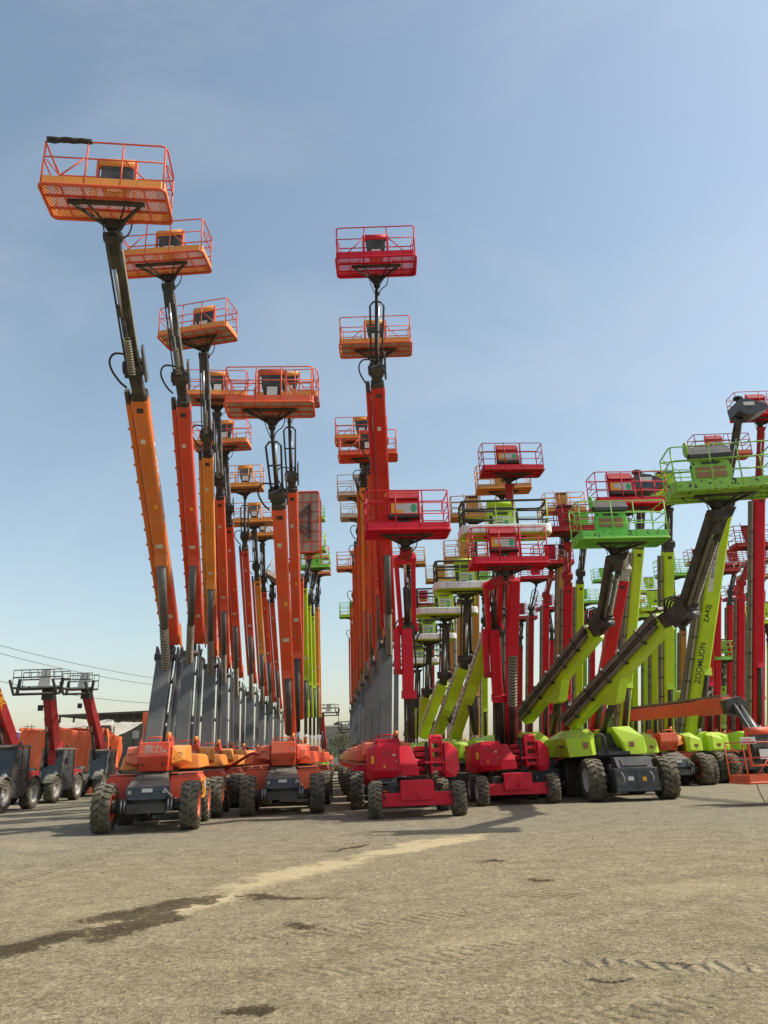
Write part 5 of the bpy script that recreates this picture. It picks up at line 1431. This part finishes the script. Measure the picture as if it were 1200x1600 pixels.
# dark stored load under canopy
b = MB(); m0 = Q(200, 1190, 56)
b.hull([(x, y, z) for x in (-2.0, 2.0) for y in (0, 2) for z in (0, 2.6)] + [(0, 1, 3.0)], ROOFM)
o = b.build('covered_pile', loc=(m0.x, m0.y + 2, 0), bevel=.2); tag(o, 'dark covered pile in the shade under the canvas canopy', 'pile')
# tarpaulin over a stack
Z = 0.0
ta, tb, tc2, td = Q(32, 1140, 50), Q(165, 1140, 47), Q(187, 1152, 50), Q(60, 1140, 56)
o = thing('tarpaulin_stack', (ta.x, ta.y, 0), 0, 'large bright orange tarpaulin draped over stacked goods behind the telehandlers', 'tarpaulin')
k0 = V((ta.x, ta.y, 0))
za, zb = ta.z, tb.z
g1, g2, g3 = V((ta.x, ta.y, 0)), V((tb.x, tb.y, 0)), V((tc2.x + .3, tc2.y, 0))
cloth('tarpaulin_front', [g1 - k0, g2 - k0, tb - k0, ta - k0], 150, 40, TARP, .42, 11, o)
cloth('tarpaulin_side', [g2 - k0, g3 - k0, tc2 - k0, tb - k0], 50, 30, TARP, .34, 12, o)
cloth('tarpaulin_top', [ta - k0, tb - k0, tc2 - k0, td - k0], 40, 10, TARP, .15, 13, o)
# boundary wall and far buildings
def block(name, u0, u1, v, D, depth, mat, label, cat='building', windows=(), group=None, roofm=None):
    p0, p1 = Q(u0, v, D), Q(u1, v, D); wdt = p1.x - p0.x; z = p0.z
    o = thing(name, ((p0.x + p1.x) / 2, p0.y, 0), 0, label, cat, group)
    b = MB(); b.bx(-wdt / 2, wdt / 2, 0, depth, 0, z, mat)
    for i in range(int(wdt / 2.5) + 1):
        x = -wdt / 2 + i * 2.5; b.bx(x, x + .22, -.06, -.001, 0, z - .1, mat)
    b.build('wall', o)
    b = MB(); b.bx(-wdt / 2 - .2, wdt / 2 + .2, -.2, depth + .2, z + .002, z + .22, roofm or LBL); b.build('roof', o)
    for wx, wz, ww, wh in windows:
        b = MB(); b.bx(-ww / 2, ww / 2, -.03, -.002, 0, wh, GLASSD); b.bx(-ww / 2 - .06, ww / 2 + .06, -.09, -.031, -.08, -.01, mat); b.build('window', o, (wx, 0, wz))
    return o
block('block_building', 508, 566, 1136, 118, 12, CONC, 'grey block building with flat roof at the end of the aisle', windows=((-1.9, 3.8, .7, .7), (1.4, 3.6, .8, .9), (0.2, 1.2, .9, 1.2)))
block('warehouse', 290, 470, 1163, 125, 14, LBL, 'long pale warehouse far behind the left row of lifts', windows=tuple((x, 1.6, 1.4, 1.0) for x in range(-8, 9, 3)))
block('warehouse', 640, 1010, 1166, 130, 14, CONC, 'long grey warehouse far behind the right hand lifts', windows=tuple((x, 1.5, 1.2, 1.0) for x in range(-18, 19, 4)))
block('warehouse', 1010, 1290, 1150, 118, 14, SHEDW, 'beige warehouse far at the right edge behind the red booms', windows=tuple((x, 1.5, 1.2, 1.0) for x in range(-12, 13, 4)))
block('low_building', -60, 60, 1178, 95, 8, CONC, 'low grey building at the far left behind the first telehandler')
p = Q(478, 1172, 140)
o = thing('boundary_wall', (0, p.y + 20, 0), 0, 'long low concrete wall closing the yard at the horizon', 'wall')
b = MB(); b.bx(-160, 160, 0, .3, 0, 2.4, CONC); b.bx(-160, 160, -.05, .35, 2.402, 2.5, LBL); b.build('wall', o)
b = MB(); [b.bx(x, x + .35, -.12, -.002, 0, 2.39, CONC) for x in range(-158, 160, 5)]; b.build('pier', o)
# water tank and mast on the block building roof
p = Q(527, 1136, 121); b = MB(); b.cyl((0, 0, 0), (0, 0, .5), .8, BLACK, 14, .7); b.cyl((0, 0, .5), (0, 0, .7), .5, BLACK, 12, .2); b.cyl((.1, 0, .6), (.1, 0, 2.0), .05, BLACK, 6)
o = b.build('water_tank', loc=(p.x, p.y + 2, p.z + .24)); tag(o, 'small dark water tank with a thin mast on the block building roof', 'water tank')
# blue container fragment at the left edge
p = Q(3, 1172, 40); b = MB(); b.bx(-.6, .6, 0, 1.2, 0, p.z + .9, BLUEP); b.bx(-.65, .65, -.05, 1.25, p.z + .902, p.z + 1.0, LBL)
o = b.build('blue_tank', loc=(p.x - .3, p.y, 0), bevel=.06); tag(o, 'blue plastic tank at the left edge behind the nearest telehandler', 'tank')

# trees and bushes
LEAF = paint('leaf_green', (0.085, 0.10, 0.035), rough=0.7, dust=0.3, dustcol=(.16, .14, .07))
BARK = paint('bark', (0.12, 0.09, 0.06), rough=0.9)
def tree(u, v, D, h, rad, label, seed, group=None, n=1500, tall=1.0):
    g = Q(u, v, D); rnd = random.Random(seed)
    o = thing('tree', (g.x, g.y, 0), rnd.uniform(0, 6), label, 'tree', group)
    b = MB(); tips = []
    b.cyl((0, 0, 0), (0, 0, h * .4), .14, BARK, 8, .08)
    for i in range(8):
        a = rnd.uniform(0, 6.28); el = rnd.uniform(.3, 1.2); r = rad * rnd.uniform(.4, .9)
        t = V((math.cos(a) * r * math.cos(el), math.sin(a) * r * math.cos(el), h * .4 + h * .5 * math.sin(el)))
        b.cyl((0, 0, h * rnd.uniform(.15, .4)), t, .06, BARK, 5, .015); tips.append(t)
    b.build('trunk', o)
    b = MB(); vs, fs = [], []
    for i in range(n):
        t = rnd.choice(tips); q = t + V((rnd.gauss(0, rad * .28), rnd.gauss(0, rad * .28), rnd.gauss(0, h * .13)))
        if q.z < .2: q.z = .2 + rnd.random() * .4
        s = rnd.uniform(.05, .13)
        x = V((rnd.gauss(0, 1), rnd.gauss(0, 1), rnd.gauss(0, 1))).normalized(); y = x.cross(V((rnd.gauss(0, 1), rnd.gauss(0, 1), rnd.gauss(0, 1)))).normalized()
        k = len(vs); vs += [q - x * s, q + y * s * .5, q + x * s, q - y * s * .5]; fs.append((k, k + 1, k + 2, k + 3))
    b.add(vs, fs, LEAF); b.build('crown', o)
tree(533, 1195, 92, 4.6, 2.2, 'dusty leafy tree in front of the grey block building', 1, n=2600)
tree(550, 1195, 98, 3.6, 1.8, 'lower bush-like tree right of the taller one at the aisle end', 2, n=1800)
tree(518, 1198, 88, 2.6, 1.3, 'small dry tree at the left of the aisle end', 4, n=1000)

# power lines
def wire(u0, v0, u1, v1, D0, D1, sag, label):
    p, q = Q(u0, v0, D0), Q(u1, v1, D1); pts = []
    for i in range(25):
        t = i / 24; x = lerp(p, q, t); x.z -= sag * 4 * t * (1 - t); pts.append(x)
    b = MB(); b.tube(pts, .022, BLACK, 5); o = b.build('power_line'); tag(o, label, 'power line', 'overhead wires on the left')
wire(-60, 992, 420, 1075, 60, 90, 1.0, 'uppermost thin overhead wire crossing the sky on the left')
wire(-60, 1004, 420, 1080, 60, 90, 1.2, 'second thin overhead wire just below the uppermost one')
wire(-60, 1050, 420, 1086, 55, 90, 1.6, 'lowest thicker overhead wire passing behind the telehandler platforms')
for u, lab in ((43, 'thin pole far behind the left end of the orange tarpaulin'), (50, 'thin pole just right of another behind the orange tarpaulin')):
    p = Q(u, 1132, 100); b = MB(); b.cyl((0, 0, 0), (0, 0, p.z), .09, BARK, 8, .06); b.beam((-.5, 0, p.z - .3), (.5, 0, p.z - .3), .08, .08, BARK, ref=(0, 0, 1))
    o = b.build('utility_pole', loc=(p.x, p.y, 0)); tag(o, lab, 'pole')

# ------------------------------------------------------------ ground
def ground_mat():
    m, nt, p = nodes_of('dusty_gravel')
    L = nt.links
    pos = nt.nodes.new('ShaderNodeNewGeometry').outputs['Position']
    big = noise(nt, .16, 5, .6, pos); med = noise(nt, 1.1, 6, .65, pos); fine = noise(nt, 16, 6, .75, pos); grit = noise(nt, 55, 3, .8, pos)
    sx = nt.nodes.new('ShaderNodeSeparateXYZ'); L.new(pos, sx.inputs[0])
    def math_(op, a, b=None, c=None):
        n = nt.nodes.new('ShaderNodeMath'); n.operation = op
        for i, v_ in enumerate((a, b, c)):
            if v_ is None: continue
            if hasattr(v_, 'links'): L.new(v_, n.inputs[i])
            else: n.inputs[i].default_value = v_
        return n.outputs[0]
    # grey compacted aggregate where the machines stand, tan dust in front
    yy = math_('ADD', sx.outputs[1], math_('MULTIPLY', big.outputs[0], 7))
    yy = math_('ADD', yy, math_('MULTIPLY', med.outputs[0], 3))
    tog = nt.nodes.new('ShaderNodeMapRange'); tog.inputs[1].default_value = 16.0; tog.inputs[2].default_value = 24.0; L.new(yy, tog.inputs[0])
    dust = mix(nt, med.outputs[0], (.245, .197, .118, 1), (.415, .348, .228, 1))
    agg = mix(nt, med.outputs[0], (.220, .194, .145, 1), (.360, .318, .235, 1))
    c = mix(nt, tog.outputs[0], dust, agg)
    bl = ramp(nt, noise(nt, 3.2, 8, .72, pos).outputs[0], .34, .66, (.74, .72, .68, 1), (1.20, 1.19, 1.16, 1))
    c = mix(nt, 1.0, c, bl.outputs[0], 'MULTIPLY')
    fr = ramp(nt, fine.outputs[0], .36, .64, (.58, .57, .54, 1), (1.34, 1.34, 1.32, 1))
    c = mix(nt, 1.0, c, fr.outputs[0], 'MULTIPLY')
    gr = ramp(nt, grit.outputs[0], .38, .62, (.62, .62, .60, 1), (1.30, 1.30, 1.28, 1))
    c = mix(nt, 1.0, c, gr.outputs[0], 'MULTIPLY')
    wob = noise(nt, .8, 5, .7, pos)
    wv = nt.nodes.new('ShaderNodeVectorMath'); wv.operation = 'SUBTRACT'; L.new(wob.outputs[1], wv.inputs[0]); wv.inputs[1].default_value = (.5, .5, .5)
    wv2 = nt.nodes.new('ShaderNodeVectorMath'); wv2.operation = 'MULTIPLY_ADD'; L.new(wv.outputs[0], wv2.inputs[0]); wv2.inputs[1].default_value = (1.6, 1.6, 0); L.new(pos, wv2.inputs[2])
    def streak(pa, pb, wd, soft=.5):
        pa, pb = V(pa), V(pb); d = (pb - pa); Ln = d.length; ang = math.atan2(d.y, d.x)
        mp = nt.nodes.new('ShaderNodeMapping'); mp.vector_type = 'TEXTURE'
        mp.inputs['Location'].default_value = ((pa.x + pb.x) / 2, (pa.y + pb.y) / 2, 0)
        mp.inputs['Rotation'].default_value = (0, 0, ang)
        mp.inputs['Scale'].default_value = (Ln / 2 * 1.1, wd, 1)
        L.new(wv2.outputs[0], mp.inputs[0])
        fl_ = nt.nodes.new('ShaderNodeVectorMath'); fl_.operation = 'MULTIPLY'; L.new(mp.outputs[0], fl_.inputs[0]); fl_.inputs[1].default_value = (1, 1, 0)
        ln = nt.nodes.new('ShaderNodeVectorMath'); ln.operation = 'LENGTH'; L.new(fl_.outputs[0], ln.inputs[0])
        mr = nt.nodes.new('ShaderNodeMapRange'); mr.inputs[1].default_value = 1.0; mr.inputs[2].default_value = 1 - soft; L.new(ln.outputs['Value'], mr.inputs[0])
        return mr.outputs[0]
    def mx(l):
        r = l[0]
        for q in l[1:]: r = math_('MAXIMUM', r, q)
        return r
    light = mx([streak(G(60, 1475), G(430, 1380), .62, .8), streak(G(300, 1408), G(600, 1328), .55, .7), streak(G(500, 1350), G(770, 1300), .6, .7)])
    faint = mx([streak(G(-40, 1310), G(120, 1330), .9, 1), streak(G(20, 1432), G(220, 1412), .5, 1), streak(G(560, 1500), G(900, 1450), .5, 1), streak(G(900, 1400), G(1250, 1370), .8, 1)])
    c = mix(nt, math_('MULTIPLY', faint, .35), c, (.52, .42, .24, 1))
    c = mix(nt, math_('MULTIPLY', math_('MULTIPLY', ramp(nt, math_('ADD', light, math_('MULTIPLY', math_('SUBTRACT', noise(nt, 2.2, 8, .7, pos).outputs[0], .5), 1.8)), .2, .75).outputs[0], ramp(nt, light, .0, .25).outputs[0]), .80), c, (.60, .48, .275, 1))
    tr = streak(G(860, 1512), G(1230, 1500), .14, .4)
    c = mix(nt, math_('MULTIPLY', tr, .35), c, (.36, .30, .20, 1))
    patches = ramp(nt, noise(nt, .45, 6, .7, pos).outputs[0], .56, .68)
    c = mix(nt, math_('MULTIPLY', patches.outputs[0], .30), c, (.10, .078, .048, 1))
    wet = mx([streak(G(-80, 1518), G(170, 1446), .36, .6), streak(G(110, 1450), G(355, 1396), .44, .6), streak(G(230, 1408), G(340, 1412), .26, .7), streak(G(150, 1474), G(270, 1420), .36, .6), streak(G(312, 1580), G(398, 1578), .14, .5), streak(G(500, 1330), G(590, 1318), .14), streak(G(935, 1528), G(970, 1528), .05), streak(G(1010, 1506), G(1085, 1500), .07, .8), streak(G(360, 1400), G(520, 1405), .16, 1), streak(G(430, 1450), G(540, 1440), .2, 1), streak(G(740, 1348), G(800, 1346), .18, .8), streak(G(820, 1375), G(880, 1372), .14, .8)])
    wn = ramp(nt, noise(nt, 7, 6, .75, pos).outputs[0], .38, .56)
    wns = math_('SUBTRACT', math_('ADD', math_('MULTIPLY', noise(nt, 3.0, 9, .8, pos).outputs[0], .6), math_('MULTIPLY', noise(nt, 12, 6, .8, pos).outputs[0], .4)), .5)
    wetn = math_('ADD', wet, math_('MULTIPLY', wns, 3.4))
    wgate = ramp(nt, wet, .02, .22)
    wetf = math_('MULTIPLY', math_('MULTIPLY', ramp(nt, wetn, .24, .50).outputs[0], wgate.outputs[0]), math_('ADD', math_('MULTIPLY', wn.outputs[0], .30), .58))
    c = mix(nt, wetf, c, (.082, .054, .022, 1))
    trk = mx([streak(G(300, 1480), G(800, 1420), .16, .3), streak(G(320, 1540), G(900, 1470), .16, .3), streak(G(700, 1410), G(1260, 1350), .2, .3), streak(G(-60, 1400), G(250, 1310), .25, .3), streak(G(850, 1585), G(1250, 1560), .12, .3)])
    wt = nt.nodes.new('ShaderNodeTexWave'); wt.bands_direction = 'DIAGONAL'; wt.inputs['Scale'].default_value = 3.4; wt.inputs['Distortion'].default_value = 3.0; wt.inputs['Detail'].default_value = 3; L.new(pos, wt.inputs['Vector'])
    c = mix(nt, math_('MULTIPLY', math_('MULTIPLY', trk, wt.outputs[1]), .30), c, (.13, .10, .06, 1))
    L.new(c, p.inputs['Base Color'])
    p.inputs['Roughness'].default_value = .93
    p.inputs['Specular IOR Level'].default_value = .2
    b1 = nt.nodes.new('ShaderNodeBump'); b1.inputs['Strength'].default_value = 1.0; b1.inputs['Distance'].default_value = .032
    # tread marks: chevron ridges inside the tyre track
    wav = nt.nodes.new('ShaderNodeTexWave'); wav.inputs['Scale'].default_value = 2.2; wav.inputs['Distortion'].default_value = 2.0; L.new(pos, wav.inputs['Vector'])
    hsum = math_('ADD', math_('ADD', math_('MULTIPLY', fine.outputs[0], 1.0), math_('MULTIPLY', grit.outputs[0], .45)), math_('MULTIPLY', med.outputs[0], 2.0))
    hsum = math_('ADD', hsum, math_('MULTIPLY', math_('MULTIPLY', wav.outputs[1], tr), 1.6))
    hsum = math_('ADD', hsum, math_('MULTIPLY', math_('MULTIPLY', wt.outputs[1], trk), .8))
    hsum = math_('ADD', hsum, math_('MULTIPLY', math_('MULTIPLY', wet, wn.outputs[0]), 1.5))
    L.new(hsum, b1.inputs['Height']); L.new(b1.outputs[0], p.inputs['Normal'])
    return m
GM = ground_mat()
b = MB(); vs, fs = [], []
xs = [-600, -60] + [x * .5 for x in range(-30, 31)] + [60, 600]
ys = [-60, 0] + [2 + y * .5 for y in range(0, 50)] + [60, 1200]
rn = random.Random(3)
for y in ys:
    for x in xs:
        inner = abs(x) < 20 and 2 < y < 26
        vs.append((x, y, (rn.uniform(-.012, .004) + .0) if inner else 0))
nx = len(xs)
for j in range(len(ys) - 1):
    for i in range(nx - 1):
        q = j * nx + i; fs.append((q, q + 1, q + nx + 1, q + nx))
b.add(vs, fs, GM, True); o = b.build('ground'); tag(o, kind='structure')
# loose stones
STONE = paint('loose_stone', (0.34, 0.28, 0.18), rough=.95, dust=.5)
STONE2 = paint('dark_loose_stone', (0.10, 0.085, 0.065), rough=.95, dust=.4)
b = MB()
for k in range(9000):
    y = 3.6 + 18 * rn.random() ** 1.3; x = rn.uniform(-.62, .62) * (y + 2)
    s = rn.uniform(.003, .007) * (1 + (rn.random() < .04) * 1.2) * (.8 + y * .05)
    c = V((x, y, s * .2)); pts = [c + V((s * rn.uniform(.6, 1.3), 0, 0)), c + V((0, s * rn.uniform(.6, 1.3), 0)), c - V((s * rn.uniform(.6, 1.3), 0, 0)), c - V((0, s * rn.uniform(.6, 1.3), 0)), c + V((rn.uniform(-.3, .3) * s, 0, s * rn.uniform(.5, 1)))]
    b.add(pts, [(0, 1, 4), (1, 2, 4), (2, 3, 4), (3, 0, 4)], STONE if rn.random() < .7 else STONE2)
o = b.build('gravel'); tag(o, 'small loose stones scattered over the dusty yard', 'gravel', kind='stuff')
